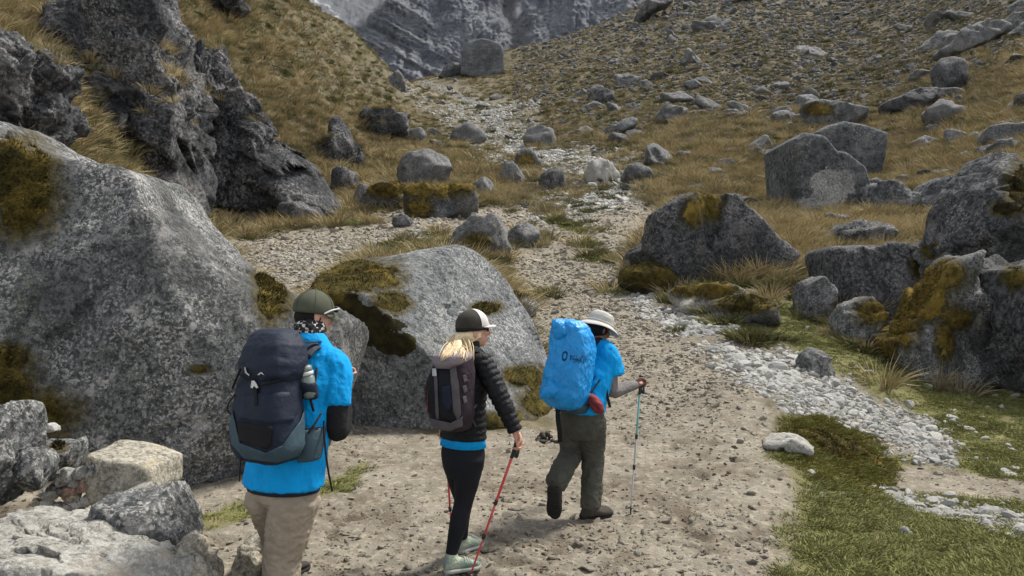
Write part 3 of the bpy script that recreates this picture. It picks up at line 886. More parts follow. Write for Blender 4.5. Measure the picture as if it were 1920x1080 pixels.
boulder([(655, 385), (670, 350), (690, 345), (692, 380), (675, 392)], 38, .9, 'dark_granite', 'narrow dark rock between the cliff and the golden moss bank', seed=57)
# ---- cliffs on the left hill
boulder([(90, 60), (140, 0), (220, -60), (300, -50), (325, 20), (350, 85), (400, 108), (430, 155), (475, 195), (520, 232), (560, 285), (600, 325), (640, 370), (630, 400), (560, 405), (480, 395), (410, 385),
         (350, 362), (290, 345), (225, 300), (160, 245), (105, 205), (80, 140)], 37.8, 2.3, 'cliff', 'dark craggy cliff face under the grassy spur on the left', cat='cliff', name='cliff', sub=7, p=4, facets=4, amp=.15, seed=52, fix=True, back=4.5, rough=1.7, strat=.06, chunks=60, brk=1.0)
boulder([(-120, 120), (-40, 85), (40, 95), (85, 105), (112, 130), (108, 180), (90, 240), (60, 280), (0, 300), (-120, 300)], 20, 2.0, 'cliff', 'grey rock outcrop above the huge boulder at the left edge', cat='rock outcrop', name='rock_outcrop', p=4.5, facets=4, amp=.13, seed=53, fix=True, rough=1.8, chunks=50, back=1.6)
boulder([(80, 75), (130, 20), (200, -30), (285, -15), (318, 80), (335, 180), (350, 300), (330, 350), (285, 345), (230, 305), (180, 262), (135, 232), (98, 185)], 31, 2.4, 'cliff', 'dark rough rock wall between the left outcrop and the large cliff', cat='cliff', name='cliff', sub=6, p=4, facets=4, amp=.14, seed=58, fix=True, back=4, rough=1.7, strat=.05, chunks=40, brk=1.0)
boulder([(365, 0), (380, -40), (450, -40), (458, 10), (430, 28), (395, 22)], 64, 2.0, 'cliff', 'small dark crag breaking the grass at the top of the spur', cat='cliff', name='cliff', seed=54, fix=True, amp=.1, rough=1.6)
boulder([(670, 240), (690, 212), (730, 205), (765, 225), (760, 250), (700, 262)], 75, 2.4, 'cliff', 'dark broken crag low on the spur above the straw grass', cat='cliff', name='cliff', seed=55, fix=True, amp=.12, rough=1.8)
boulder([(590, 300), (610, 250), (640, 232), (672, 262), (680, 300), (640, 330)], 56, 2.2, 'cliff', 'dark crag in the grass right of the large cliff', cat='cliff', name='cliff', seed=56, fix=True, amp=.12, rough=1.8)
# ---- foreground rocks at the lower left
boulder([(195, 905), (194, 842), (205, 836), (255, 842), (314, 864), (316, 905), (300, 930), (250, 945), (210, 930)], 5.2, .26, 'cream_rock', 'cream coloured squared block with two small holes in its top', p=7, facets=1, amp=.03, seed=60, brk=.3, planes=[((196, 862, 4.98), (290, 885, 4.96), (240, 930, 4.93)), ((196, 862, 4.98), (300, 880, 4.96), (250, 842, 5.25))])
boulder([(60, 850), (72, 832), (105, 826), (142, 832), (138, 865), (120, 895), (85, 900)], 5.4, .24, 'granite', 'grey angular stone behind the reddish stones', seed=61, p=4, moss=[(110, 838, 16, 10)], moss_mat='dark_moss_and_shade')
boulder([(-60, 850), (-50, 770), (5, 752), (38, 790), (42, 840), (40, 900), (20, 925), (-40, 930)], 4.7, .35, 'granite', 'tall speckled grey rock at the left edge below the moss', seed=62, p=4, sub=5)
boulder([(38, 900), (40, 855), (58, 843), (80, 855), (86, 890), (70, 922), (48, 925)], 4.75, .2, 'granite', 'rounded speckled grey rock leaning on the tall one at the left edge', seed=63, p=3)
boulder([(-60, 1010), (-10, 985), (70, 958), (140, 950), (210, 952), (262, 975), (290, 1020), (320, 1090), (300, 1180), (120, 1220), (-60, 1200)], 3.75, .38, 'pale_rock', 'broad flat pale slab in the lower left corner', p=4, facets=2, amp=.05, seed=64, planes=[((40, 1020, 3.55), (250, 1030, 3.6), (150, 952, 4.1))])
boulder([(205, 940), (225, 918), (262, 925), (295, 905), (315, 920), (335, 955), (358, 1005), (345, 1045), (315, 1062), (280, 1040), (240, 1000)], 4.2, .25, 'granite', 'sharp crested grey rock right of the broad pale slab', p=3.5, facets=4, seed=65, planes=[((270, 930, 4.0), (330, 960, 4.05), (310, 1050, 3.95))])
boulder([(310, 1050), (325, 1025), (350, 1008), (372, 1025), (395, 1065), (398, 1100), (340, 1110)], 3.95, .2, 'cream_rock', 'small brownish rock at the foot of the sharp crested rock', seed=66)
boulder([(330, 965), (338, 946), (360, 948), (372, 972), (360, 990), (338, 985)], 5.1, .14, 'granite', 'small rounded grey rock at the base of the huge boulder near green tufts', seed=67)
boulder([(452, 1060), (462, 1015), (490, 990), (520, 995), (545, 1040), (540, 1085), (500, 1098), (460, 1090)], 4.75, .25, 'cream_rock', 'brown earth stained rock on the path behind the legs of the man', seed=68)
boulder([(200, 975), (215, 935), (250, 912), (285, 915), (268, 950), (240, 985)], 4.45, .18, 'pale_rock', 'white crusted rock touching the sharp crested rock', seed=69)
pile = [(96, 925, 14, 'stone', 'white'), (118, 900, 13, 'stone', 'white'), (88, 946, 15, 'stone', 'white'), (128, 925, 17, 'red_rock', 'reddish'), (172, 905, 24, 'red_rock', 'reddish'), (165, 938, 12, 'stone', 'white'),
        (152, 890, 17, 'pale_rock', 'pale'), (122, 892, 16, 'pale_rock', 'pale'), (196, 935, 12, 'cream_rock', 'cream'), (140, 948, 10, 'stone', 'white'), (185, 880, 18, 'granite', 'grey'), (108, 952, 12, 'pale_rock', 'pale'), (60, 806, 10, 'stone', 'white'), (98, 802, 11, 'stone', 'white'), (205, 915, 12, 'pale_rock', 'pale'), (75, 965, 13, 'pale_rock', 'pale'), (30, 975, 18, 'pale_rock', 'pale'), (8, 1030, 24, 'pale_rock', 'pale'), (150, 960, 9, 'cream_rock', 'cream'), (218, 955, 10, 'stone', 'white')]
prg = np.random.default_rng(77)
for k in range(26):
    mt, cl = [('stone', 'white'), ('pale_rock', 'pale'), ('cream_rock', 'cream'), ('granite', 'grey')][int(prg.integers(4))]
    pile.append((prg.uniform(60, 235), prg.uniform(895, 965), prg.uniform(6, 13), mt, cl))
for k, (px, py, r, mt, colr) in enumerate(pile):
    a = np.linspace(0, 2 * math.pi, 9)[:-1] + k
    rr = r * RNG.uniform(.75, 1.15, 8)
    PILE = [] if k == 0 else PILE
    PILE.append(boulder([(px + rr[i] * math.cos(a[i]) * 1.15, py + rr[i] * math.sin(a[i]) * .9) for i in range(8)], 5.0 if py > 850 else 5.75, r / F * 4.6, mt, f'{colr} stone lying in the pile of small stones between the grey rocks', cat='stone', name='stone', sub=4, seed=100 + k, amp=.09, chunks=14, brk=1.0, group='small stones piled at the lower left'))
    PILE[-1]['tone'] = colr
# ---- the mossy ledge at the right edge of the path
boulder([(1440, 836), (1500, 815), (1560, 822), (1615, 850), (1650, 882), (1655, 935), (1560, 940), (1480, 890)], 8.9, .8, 'dark_granite', 'low broken ledge with brown moss and a white rock end at the path edge', cat='rock ledge', name='rock_ledge', p=2.3, amp=.1, seed=70, rough=1.4, moss=[(1575, 860, 95, 70), (1510, 830, 60, 50), (1620, 890, 50, 40)], moss_mat='moss', moss_len=.045)
boulder([(1432, 826), (1452, 812), (1482, 805), (1515, 812), (1508, 832), (1470, 838)], 8.35, .32, 'pale_rock', 'white worn rock at the left end of the mossy ledge', seed=71, amp=.08).location.z -= .07

# ------------------------------------------------------------------ scattered rocks, stones, pebbles, grass
def rock_proto(name, mat, sub, seed, squash=(1, 1, .8), planes=10):
    rng = np.random.default_rng(seed)
    D, T = ico(sub)
    r = np.full(len(D), 1.0)
    for k in range(planes):
        n = rng.normal(size=3); n /= np.linalg.norm(n)
        dn = D @ n
        r = np.where(dn > 1e-3, np.minimum(r, rng.uniform(.42, .8) / np.maximum(dn, 1e-3)), r)
    P = D * r[:, None] * np.array(squash) * rng.uniform(.75, 1.25, 3)
    if sub > 2:
        P = facet(P, T, 16, 1.0, .2, rng)
        P = facet(P, T, 110, .7, .15, rng)
    P += D * (.03 * fbm(P * 5 + seed, 3, .6, True))[:, None]
    me = mesh_np(name, P, T, sub > 2)
    me.materials.append(M[mat])
    return me


def screen_pick(n, wfun, ymin, ymax, rng, pxr=(-60, 1980), pyr=(-60, 1140)):
    """vertices of the ground sheet, picked evenly over the part of the ground that faces the valley"""
    ok = (y_ > ymin) & (y_ < ymax) & (px_ > pxr[0]) & (px_ < pxr[1])
    pyf = PYF.ravel()
    ok &= (pyf > pyr[0]) & (pyf < pyr[1])
    i = np.nonzero(ok)[0]
    w = wfun(i)
    # cell area on screen so that steep near rows do not crowd
    w = np.maximum(w, 0)
    w = w / w.sum()
    k = rng.choice(i, n, p=w)
    jit = rng.uniform(-.5, .5, (n, 2)) * np.stack([3.0 / F * y_[k], np.maximum(.004 * y_[k], 0)], 1)
    P = np.stack([x_[k] + jit[:, 0], y_[k] + jit[:, 1], zf_[k]], 1)
    return P, k


rng = np.random.default_rng(21)
protos = [rock_proto('rock', 'hill_rock', 4, 200 + k, (1, 1, .75)) for k in range(10)]
hillm = hillw
MAJOR = [(o.location.copy(), max(o.dimensions) * .5) for o in COL.objects if o.get('category') in ('boulder',)]


LAND = [(o, n) for o in COL.objects if o.get('category') in ('boulder', 'rock ledge', 'cliff') for n in [o['label']] if o.parent is None]
SHORT = {}
for o, n in LAND:
    w_ = n.split()
    cut = len(w_)
    for q_ in ('on', 'in', 'at', 'behind', 'beside', 'with', 'above', 'under', 'right', 'left', 'next', 'near', 'leaning', 'standing', 'resting', 'beneath', 'lying', 'tucked', 'low', 'high', 'filling', 'topping', 'peeping', 'cut', 'touching', 'breaking', 'wedged', 'sticking', 'alone', 'across', 'below', 'capped', 'like', 'of'):
        if q_ in w_[2:]:
            cut = min(cut, w_.index(q_, 2))
    SHORT[o.name] = ' '.join(w_[:max(cut, 3)][:5])
cnt_ = {}
for v in SHORT.values():
    cnt_[v] = cnt_.get(v, 0) + 1
LAND = [(o, SHORT[o.name]) for o, n in LAND if cnt_[SHORT[o.name]] == 1]


def to_px(v):
    return 960 + v[0] / v[1] * F, 540 - (v[2] - EYE) / v[1] * F


def place_labels(objs, noun):
    """say where each rock lies: beside which boulder, on which side, and how far along"""
    slots = {}
    for o in objs:
        a, b = to_px(o.location)
        best = None
        for l, nm in LAND:
            lx, ly = to_px(l.location)
            d_ = math.hypot(a - lx, (b - ly) * 1.6)
            if best is None or d_ < best[0]:
                best = (d_, nm, a - lx, b - ly)
        d_, nm, ex, ey = best
        side = ('right of' if ex > 0 else 'left of') if abs(ex) > abs(ey) * 1.3 else ('above' if ey < 0 else 'below')
        slots.setdefault((nm, side), []).append((d_, o))
    tens = ['', 'first', 'second', 'third', 'fourth', 'fifth', 'sixth', 'seventh', 'eighth', 'ninth']
    word = ['nearest', 'second nearest', 'third nearest', 'fourth nearest', 'fifth nearest', 'sixth nearest', 'seventh nearest', 'eighth nearest', 'ninth nearest', 'tenth nearest', 'eleventh nearest', 'twelfth nearest', 'thirteenth nearest', 'fourteenth nearest', 'fifteenth nearest', 'sixteenth nearest', 'seventeenth nearest', 'eighteenth nearest', 'nineteenth nearest', 'twentieth nearest'] + [f'{a}{b} nearest' for a in ('twenty-', 'thirty-', 'forty-', 'fifty-', 'sixty-') for b in tens[1:]]
    for (nm, side), L_ in slots.items():
        L_.sort(key=lambda q: q[0])
        for r_, (d_, o) in enumerate(L_):
            o['label'] = f"{noun}, {word[min(r_, 60)]} {side} the {nm}"


def scatter_things(n, P, sizes, meshes, noun, cat, name, group, sink=.25, tilt=.5):
    made = []
    for q in range(n):
        o = bpy.data.objects.new(name, meshes[int(rng.integers(len(meshes)))])
        COL.objects.link(o)
        s = sizes[q]
        o.location = (P[q][0], P[q][1], P[q][2] + s * (.5 - sink) * .5)
        o.rotation_euler = (rng.uniform(-tilt, tilt), rng.uniform(-tilt, tilt), rng.uniform(0, 6.28))
        o.scale = (s * rng.uniform(.8, 1.5), s * rng.uniform(.8, 1.3), s * rng.uniform(.65, 1.05))
        tag(o, None, cat, group)
        made.append(o)
    place_labels(made, noun)


for tone in sorted({o['tone'] for o in PILE}):
    place_labels([o for o in PILE if o['tone'] == tone], tone + ' small stone')
for o in PILE:
    del o['tone']
P, k = screen_pick(225, lambda i: hillm[i] * sstep(980, 1300, px_[i]) * (.25 + sstep(-.3, .4, nB[i])), 26, 230, rng, (1000, 1930), (-30, 480))
scatter_things(225, P, (rng.uniform(8, 15, 225) * rng.choice([1, 1, 1.6, 2.6], 225)) / F * P[:, 1], protos, 'grey hillside rock', 'rock', 'rock', 'rocks scattered over the right hillside')
P, k = screen_pick(60, lambda i: hillm[i] * .3 + gravel[i] * .6 + rubble_up[i], 26, 190, rng, (600, 1230), (150, 460))
scatter_things(60, P, (rng.uniform(5, 10, 60) * rng.choice([1, 1, 1.7], 60)) / F * P[:, 1], protos, 'grey valley rock', 'rock', 'rock', 'rocks along the upper path')
stones = [rock_proto('stone', 'stone', 3, 300 + k, (1, .9, .7), 9) for k in range(8)]
P, k = screen_pick(75, lambda i: gravel2[i] * (.3 + sstep(-.3, .3, nB[i])) + .12 * path_up[i], 30, 90, rng, (960, 1230), (255, 430))
scatter_things(75, P, rng.uniform(5, 9, 75) * rng.choice([1, 1, 1.5], 75) / F * P[:, 1], stones, 'white rubble stone', 'stone', 'stone', 'white stones heaped along the upper path')
P, k = screen_pick(90, lambda i: gravel[i] * .12 + turf[i] * sstep(1560, 1680, px_[i]) * sstep(-.3, .3, nB[i]) * np.where((y_[i] > 7) | (px_[i] > 1750), 1, .25), 4.2, 15, rng, (1480, 1915), (690, 1075))
scatter_things(90, P, rng.uniform(4, 9, 90) * rng.choice([1, 1, 1.6], 90) / F * P[:, 1], stones, 'whitish stone', 'stone', 'stone', 'stones right of the path')


def gn_scatter(name, P, scale, rot, variants, label=None):
    """one object: a cloud of points, each carrying an instance of one of the variant meshes"""
    coll = bpy.data.collections.new(name + "_variants")
    for j, me in enumerate(variants):
        coll.objects.link(bpy.data.objects.new(f"{name}_variant_{j:02d}", me))
    n = len(P)
    me = bpy.data.meshes.new(name)
    me.vertices.add(n)
    me.vertices.foreach_set("co", np.asarray(P, np.float32).ravel())
    a = me.attributes.new("scl", 'FLOAT_VECTOR', 'POINT'); a.data.foreach_set("vector", np.asarray(scale, np.float32).ravel())
    a = me.attributes.new("rot", 'FLOAT_VECTOR', 'POINT'); a.data.foreach_set("vector", np.asarray(rot, np.float32).ravel())
    a = me.attributes.new("pick", 'INT', 'POINT'); a.data.foreach_set("value", rng.integers(0, len(variants), n).astype(np.int32))
    o = link(name, me)
    g = bpy.data.node_groups.new(name, 'GeometryNodeTree')
    g.interface.new_socket("Geometry", in_out='INPUT', socket_type='NodeSocketGeometry')
    g.interface.new_socket("Geometry", in_out='OUTPUT', socket_type='NodeSocketGeometry')
    gi, go = g.nodes.new("NodeGroupInput"), g.nodes.new("NodeGroupOutput")
    ci = g.nodes.new("GeometryNodeCollectionInfo")
    ci.inputs['Collection'].default_value = coll
    ci.inputs['Separate Children'].default_value = True
    ci.inputs['Reset Children'].default_value = True
    ip = g.nodes.new("GeometryNodeInstanceOnPoints")
    ip.inputs['Pick Instance'].default_value = True

    def na(nm, dt):
        q = g.nodes.new("GeometryNodeInputNamedAttribute")
        q.data_type = dt
        q.inputs['Name'].default_value = nm
        return q.outputs['Attribute']
    g.links.new(gi.outputs[0], ip.inputs['Points'])
    g.links.new(ci.outputs[0], ip.inputs['Instance'])
    g.links.new(na("pick", 'INT'), ip.inputs['Instance Index'])
    g.links.new(na("rot", 'FLOAT_VECTOR'), ip.inputs['Rotation'])
    g.links.new(na("scl", 'FLOAT_VECTOR'), ip.inputs['Scale'])
    g.links.new(ip.outputs[0], go.inputs[0])
    m = o.modifiers.new("scatter", 'NODES')
    m.node_group = g
    tag(o, label, kind='stuff')
    return o


def tuft(name, mat, n, r, h, w, lean, seed, droop=.5):
    rg = np.random.default_rng(seed)
    a = rg.uniform(0, 6.283, n)
    rr = r * np.sqrt(rg.uniform(0, 1, n))
    B = np.stack([rr * np.cos(a), rr * np.sin(a), np.full(n, -.04 * h)], 1)
    out = np.stack([np.cos(a), np.sin(a), np.zeros(n)], 1) * (lean * rr / r)[:, None] + rg.normal(size=(n, 3)) * .22
    d = out + np.array([0, 0, 1.0])
    d /= np.linalg.norm(d, axis=1, keepdims=True)
    ln = (h * rg.uniform(.55, 1.15, n))[:, None]
    s = np.cross(d, rg.normal(size=(n, 3)))
    s /= np.linalg.norm(s, axis=1, keepdims=True)
    ww = w * rg.uniform(.6, 1.3, n)[:, None]
    m1 = B + d * ln * .5
    d2 = d * 1.0 + out * droop - np.array([0, 0, droop * .6])
    tip = m1 + d2 * ln * .5
    V = np.concatenate([B - s * ww, B + s * ww, m1 + s * ww * .75, m1 - s * ww * .75, tip])
    i = np.arange(n)
    T = np.concatenate([np.c_[i, i + n, i + 2 * n], np.c_[i, i + 2 * n, i + 3 * n], np.c_[i + 3 * n, i + 2 * n, i + 4 * n]])
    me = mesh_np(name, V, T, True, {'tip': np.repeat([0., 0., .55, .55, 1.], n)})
    me.materials.append(M[mat])
    return me


def spread(n, P, size, vz=(.8, 1.2), tilt=.15):
    s = size[:, None] * np.stack([np.ones(n), np.ones(n), rng.uniform(*vz, n)], 1)
    r = np.stack([rng.normal(0, tilt, n), rng.normal(0, tilt, n), rng.uniform(0, 6.283, n)], 1)
    return s, r


# bunch grass on the slopes: near clumps and far ones
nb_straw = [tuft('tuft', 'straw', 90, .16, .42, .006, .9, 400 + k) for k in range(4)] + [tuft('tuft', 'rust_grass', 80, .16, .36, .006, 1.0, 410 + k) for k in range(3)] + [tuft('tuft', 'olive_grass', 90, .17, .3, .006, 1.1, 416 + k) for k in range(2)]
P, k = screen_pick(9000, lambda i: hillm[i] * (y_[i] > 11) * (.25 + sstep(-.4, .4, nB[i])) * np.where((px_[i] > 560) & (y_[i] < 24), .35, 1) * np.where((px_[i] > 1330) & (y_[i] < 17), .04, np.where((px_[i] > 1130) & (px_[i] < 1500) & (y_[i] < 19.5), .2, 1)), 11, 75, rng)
ex_ = []
for o in list(COL.objects):
    c_ = o.get('category')
    if c_ in ('cliff', 'rock outcrop'):
        vv = np.empty(len(o.data.vertices) * 3, np.float32); o.data.vertices.foreach_get('co', vv); vv = vv.reshape(-1, 3)
        nn = np.empty(len(vv) * 3, np.float32); o.data.vertices.foreach_get('normal', nn); nn = nn.reshape(-1, 3)
        nz = fbm(vv / 1.6 + 4, 3, .6)
        q = np.nonzero((nn[:, 2] > .62) & (nz > -.05) & (nn[:, 1] < .3))[0]
        if len(q):
            q = rng.choice(q, min(len(q), 420 if len(vv) > 90000 else 90))
            ex_.append(vv[q] + np.array(o.location))
    elif c_ == 'boulder' and 11 < o.location.y < 60 and (o.location.x > 2 or o.location.y > 28):
        dm = o.dimensions
        m_ = 26
        a_ = rng.uniform(0, 6.283, m_)
        xx = o.location.x + np.cos(a_) * dm.x * rng.uniform(.42, .62, m_); yy = o.location.y + np.sin(a_) * dm.y * rng.uniform(.42, .62, m_)
        pz = np.array([[u, v, ground_z(u, v)] for u, v in zip(xx, yy)])
        jx = np.clip(np.round(np.interp(960 + xx / yy * F, CX, np.arange(NC))).astype(int), 0, NC - 1); ix = np.clip(np.round(np.interp(yy, RY, np.arange(NR))).astype(int), 0, NR - 1)
        okp = (path + gravel).reshape(NR, NC)[ix, jx] < .25
        okp &= rng.random(m_) < np.where(yy < 20, .12, 1)
        ex_.append(pz[okp])
P = np.concatenate([P] + ex_)
n = len(P)
s, r = spread(n, P, (rng.uniform(.6, 1.3, n) * rng.choice([1, 1, 1.5], n) * (1 + sstep(30, 75, P[:, 1]) * .5)))
big = screen_pick(4200, lambda i: hillm[i] * np.where((px_[i] > 1100) & (y_[i] < 20.5), 0, 1) * (.15 + sstep(-.1, .3, nA[i])), 17, 85, rng)[0]
P = np.concatenate([P, big])
s2, r2 = spread(len(big), big, rng.uniform(1.5, 2.6, len(big)) * (1 + .4 * sstep(30, 70, big[:, 1])), (.7, 1.0), .1)
s, r = np.concatenate([s, s2]), np.concatenate([r, r2])
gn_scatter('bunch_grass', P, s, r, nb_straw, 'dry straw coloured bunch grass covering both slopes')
far_v = [tuft('tuft', 'straw', 60, .26, .46, .009, .9, 420 + k) for k in range(3)] + [tuft('tuft', 'rust_grass', 60, .28, .4, .01, 1.0, 430 + k) for k in range(4)] + [tuft('tuft', 'olive_grass', 70, .3, .3, .011, 1.0, 440 + k) for k in range(2)]
P, k = screen_pick(46000, lambda i: hillm[i] * (.15 + sstep(-.4, .4, nB[i])), 38, 300, rng)
n = len(P)
s, r = spread(n, P, rng.uniform(.6, 1.4, n) * (1 + sstep(60, 260, P[:, 1]) * .6))
gn_scatter('hillside_grass', P, s, r, far_v, 'brown and ochre grass over the far hillsides')
# low shrubs and dark heath
sh = [tuft('heath', 'olive_grass', 150, .3, .22, .014, 1.2, 450 + k) for k in range(3)]
P, k = screen_pick(5200, lambda i: (hillm[i] * sstep(.05, .45, -nB[i]) + .05 * sstep(.2, .8, gravel[i]) * (y_[i] > 28)) * 1.0, 14, 160, rng)
n = len(P)
s, r = spread(n, P, rng.uniform(.6, 1.5, n) * (1 + sstep(40, 160, P[:, 1])))
gn_scatter('heath', P, s, r, sh, 'dark low heath plants between the grass')
# green turf
tv = [tuft('turf', 'green_grass', 60, .1, .026, .0028, 2.2, 460 + k) for k in range(3)] + [tuft('turf', 'olive_grass', 60, .1, .022, .0028, 2.2, 465 + k) for k in range(2)]
P, k = screen_pick(14000, lambda i: np.where(turf[i] > .25, turf[i] ** 2, 0) * np.where(y_[i] < 8, .15 + .85 * sstep(1450, 1680, px_[i]), 1) * (.08 + sstep(-.3, .4, nA[i] + .5 * nB[i])), 3.5, 18, rng)
n = len(P)
s, r = spread(n, P, rng.uniform(.6, 1.4, n) * (1 + sstep(6, 15, P[:, 1]) * .5), (.6, 1.6))
gn_scatter('turf', P, s, r, tv, 'short green turf beside the path')
bzone = zone([(1470, 805), (1540, 790), (1640, 840), (1665, 900), (1640, 930), (1560, 905), (1500, 870)], 20, 26, 6, 11)
M['moss_blade'] = grass_mat('moss_blade', (.11, .085, .026), (.17, .13, .035), (.15, .165, .045))
mt_ = [tuft('moss_cushion', 'moss_blade', 70, .09, .03, .0028, 1.6, 470 + k) for k in range(3)]
P, k = screen_pick(2600, lambda i: bzone[i], 6, 11, rng)
n = len(P)
s, r = spread(n, P, rng.uniform(.6, 1.5, n), (.8, 1.8))
gn_scatter('moss_bank', P, s, r, mt_, 'brown green moss growing over the low bank at the path edge')
P, k = screen_pick(2500, lambda i: turf_m[i], 14, 60, rng)
n = len(P)
s, r = spread(n, P, rng.uniform(1.5, 3, n), (.8, 1.5))
gn_scatter('turf', P, s, r, tv, 'patches of green turf between the upper paths')
# pebbles
pv = [rock_proto('pebble', 'stone', 2, 500 + k, (1, .85, .65), 6) for k in range(7)]
P, k = screen_pick(9000, lambda i: (np.where(gravel[i] > .05, gravel[i], 0) * (.1 + sstep(-.35, .2, nB[i])) + .05 * turf[i] * (px_[i] > 1500) * (y_[i] > 6.5) * sstep(.0, .4, nB[i])), 5, 26, rng)
n = len(P)
s, r = spread(n, P, np.clip(rng.lognormal(-3.5, .62, n), .012, .17) * np.clip(P[:, 1] / 12, .7, 1.3), (.7, 1.1), .5)
gn_scatter('gravel', P, s, r, pv, 'white gravel banked along the right edge of the path')
P, k = screen_pick(14000, lambda i: (np.where(gravel[i] > .12, gravel[i], 0) * (1 + 2 * gravel2[i]) + .8 * path_up[i] + .5 * rubble_up[i] * (1 - path[i])) * (y_[i] > 14) * ((px_[i] < 1220)), 14, 130, rng)
n = len(P)
s, r = spread(n, P, rng.uniform(1.5, 3.5, n) * rng.choice([1, 1, 2], n) / F * P[:, 1] * .8, (.7, 1.1), .5)
gn_scatter('gravel', P, s, r, pv, 'white rubble along the upper and left paths')
M['path_stone'] = rock_mat('path_stone', (.17, .15, .115), (.28, .25, .195), (.43, .395, .33), 6, .5, 0, vary=.3)
dv = [rock_proto('pebble', 'path_stone', 2, 520 + k, (1, .9, .6), 7) for k in range(5)]
P, k = screen_pick(26000, lambda i: path[i] * (.04 + sstep(7.5, 14, y_[i]) * (1 - .6 * sstep(20, 32, y_[i]))) * (.5 + sstep(-.3, .3, nB[i])), 4, 60, rng)
n = len(P)
s, r = spread(n, P, np.clip(rng.lognormal(-3.5, .5, n), .012, .12) * np.clip(P[:, 1] / 14, .6, 2.5), (.4, .8), .5)
gn_scatter('path_stones', P, s, r, dv, 'small worn stones trodden into the path')
M['dirt'] = rock_mat('dry_dirt', (.15, .12, .085), (.25, .21, .155), (.36, .31, .24), 6, .5, 0)
M['dark_dirt'] = rock_mat('dark_dirt', (.1, .08, .056), (.16, .13, .094), (.24, .2, .15), 6, .5, 0)
cv_ = [rock_proto('clod', 'dirt' if k % 2 else 'dark_dirt', 2, 560 + k, (1, .9, .6), 7) for k in range(6)]
P, k = screen_pick(2600, lambda i: path[i] * (.15 + masks2[i, 0] + wet[i]), 3.4, 13, rng)
n = len(P)
s, r = spread(n, P, np.clip(rng.lognormal(-4.4, .45, n), .006, .045), (.5, .9), .5)
gn_scatter('dirt_crumbs', P, s, r, cv_, 'loose crumbs of trampled dirt on the path')
P, k = screen_pick(6000, lambda i: path[i], 50, 200, rng)
n = len(P)
s, r = spread(n, P, rng.uniform(1.2, 2.8, n) / F * P[:, 1], (.6, 1), .5)
gn_scatter('gravel', P, s, r, pv, 'pale rubble on the distant upper path')
rv = [rock_proto('rubble', 'hill_rock', 2, 540 + k, (1, .9, .7), 9) for k in range(7)]
P, k = screen_pick(36000, lambda i: scree[i] * (.1 + sstep(-.2, .5, nB[i] + .3 * nA[i])) + .3 * hillm[i] * (px_[i] > 960), 28, 300, rng)
n = len(P)
s, r = spread(n, P, rng.uniform(1.5, 4, n) * rng.choice([1, 1, 2], n) / F * P[:, 1], (.5, .9), .6)
gn_scatter('scree', P, s, r, rv, 'grey scree strewn over the right hillside')
P, k = screen_pick(4600, lambda i: hillm[i] * sstep(960, 1150, px_[i]) * (1 + sstep(90, 50, y_[i])) * (.2 + sstep(-.3, .4, nB[i] + .4 * nA[i])), 26, 240, rng)
n = len(P)
s, r = spread(n, P, rng.uniform(3.5, 7.5, n) / F * P[:, 1], (.6, 1), .6)
gn_scatter('rubble', P, s, r, [rock_proto('rubble', 'hill_rock', 3, 580 + k, (1, .9, .75), 9) for k in range(6)], 'smaller broken rocks strewn between the large ones on the right hillside')
# ------------------------------------------------------------------ hikers
def cloth_mat(name, col, col2=None, weave=900, rough=.85, sheen=.0, fold=.0, spec=.2, bump=.25, foldscale=14):
    t = NT(name)
    c2 = col2 or tuple(x * .8 for x in col)
    c = t.mix(t.step(t.noise(8, 3, .6), .4, .62), col, c2)
    h = t.noise(weave * .3, 2, .5)
    nb = t.bump(h, bump, .002)
    nb = t.bump(t.noise(foldscale, 4, .55, 1.2), fold, .03, nb) if fold else nb
    return t.done(c, rough, nb, spec, 0, sheen)


M['blue_shirt'] = cloth_mat('blue_shirt', (.0, .27, .62), (.0, .235, .55), fold=.35)
M['blue_cover'] = cloth_mat('blue_rain_cover', (.0, .25, .62), (.0, .215, .55), rough=.42, spec=.4, fold=.6, foldscale=10)
M['black_cloth'] = cloth_mat('black_cloth', (.012, .012, .014), fold=.3)
M['navy_pack'] = cloth_mat('navy_pack', (.006, .0125, .029), (.005, .0098, .022), rough=.7, fold=.25, spec=.3)
M['teal_pack'] = cloth_mat('teal_pack', (.035, .065, .085), (.028, .052, .07), rough=.7, fold=.25, spec=.3)
M['khaki'] = cloth_mat('khaki_cloth', (.28, .235, .18), (.235, .195, .15), fold=.5, foldscale=9)
M['olive_pants'] = cloth_mat('olive_trousers', (.064, .063, .05), (.05, .05, .04), fold=.5, foldscale=9)
M['legging'] = cloth_mat('black_legging', (.008, .009, .013), rough=.75)
M['down'] = cloth_mat('black_down_jacket', (.007, .0075, .0095), rough=.6, spec=.22, fold=.5, foldscale=26)
M['lilac'] = cloth_mat('lilac_grey_cloth', (.2, .165, .17), (.17, .14, .15), fold=.3)
M['dark_mauve'] = cloth_mat('dark_mauve_cloth', (.03, .02, .026), fold=.3)
M['pack_grey'] = cloth_mat('pack_grey', (.095, .085, .09), fold=.2)
M['red_cloth'] = cloth_mat('red_cloth', (.22, .04, .045), fold=.4)
M['cap_green'] = cloth_mat('olive_cap', (.075, .08, .055), (.065, .07, .048))
M['cap_white'] = cloth_mat('white_cap', (.62, .58, .55))
M['cap_mesh'] = cloth_mat('cap_mesh', (.045, .04, .032), (.03, .027, .022))
M['hat'] = cloth_mat('pale_hat', (.42, .41, .38), (.38, .37, .34), fold=.2)
M['grey_sleeve'] = cloth_mat('grey_sleeve', (.17, .155, .15), fold=.5, foldscale=22)
M['skin'] = cloth_mat('fair_skin', (.5, .27, .19), (.46, .235, .16), rough=.55, spec=.35, bump=.05)
M['skin_tan'] = cloth_mat('tanned_skin', (.2, .095, .062), (.17, .08, .05), rough=.55, spec=.35, bump=.05)
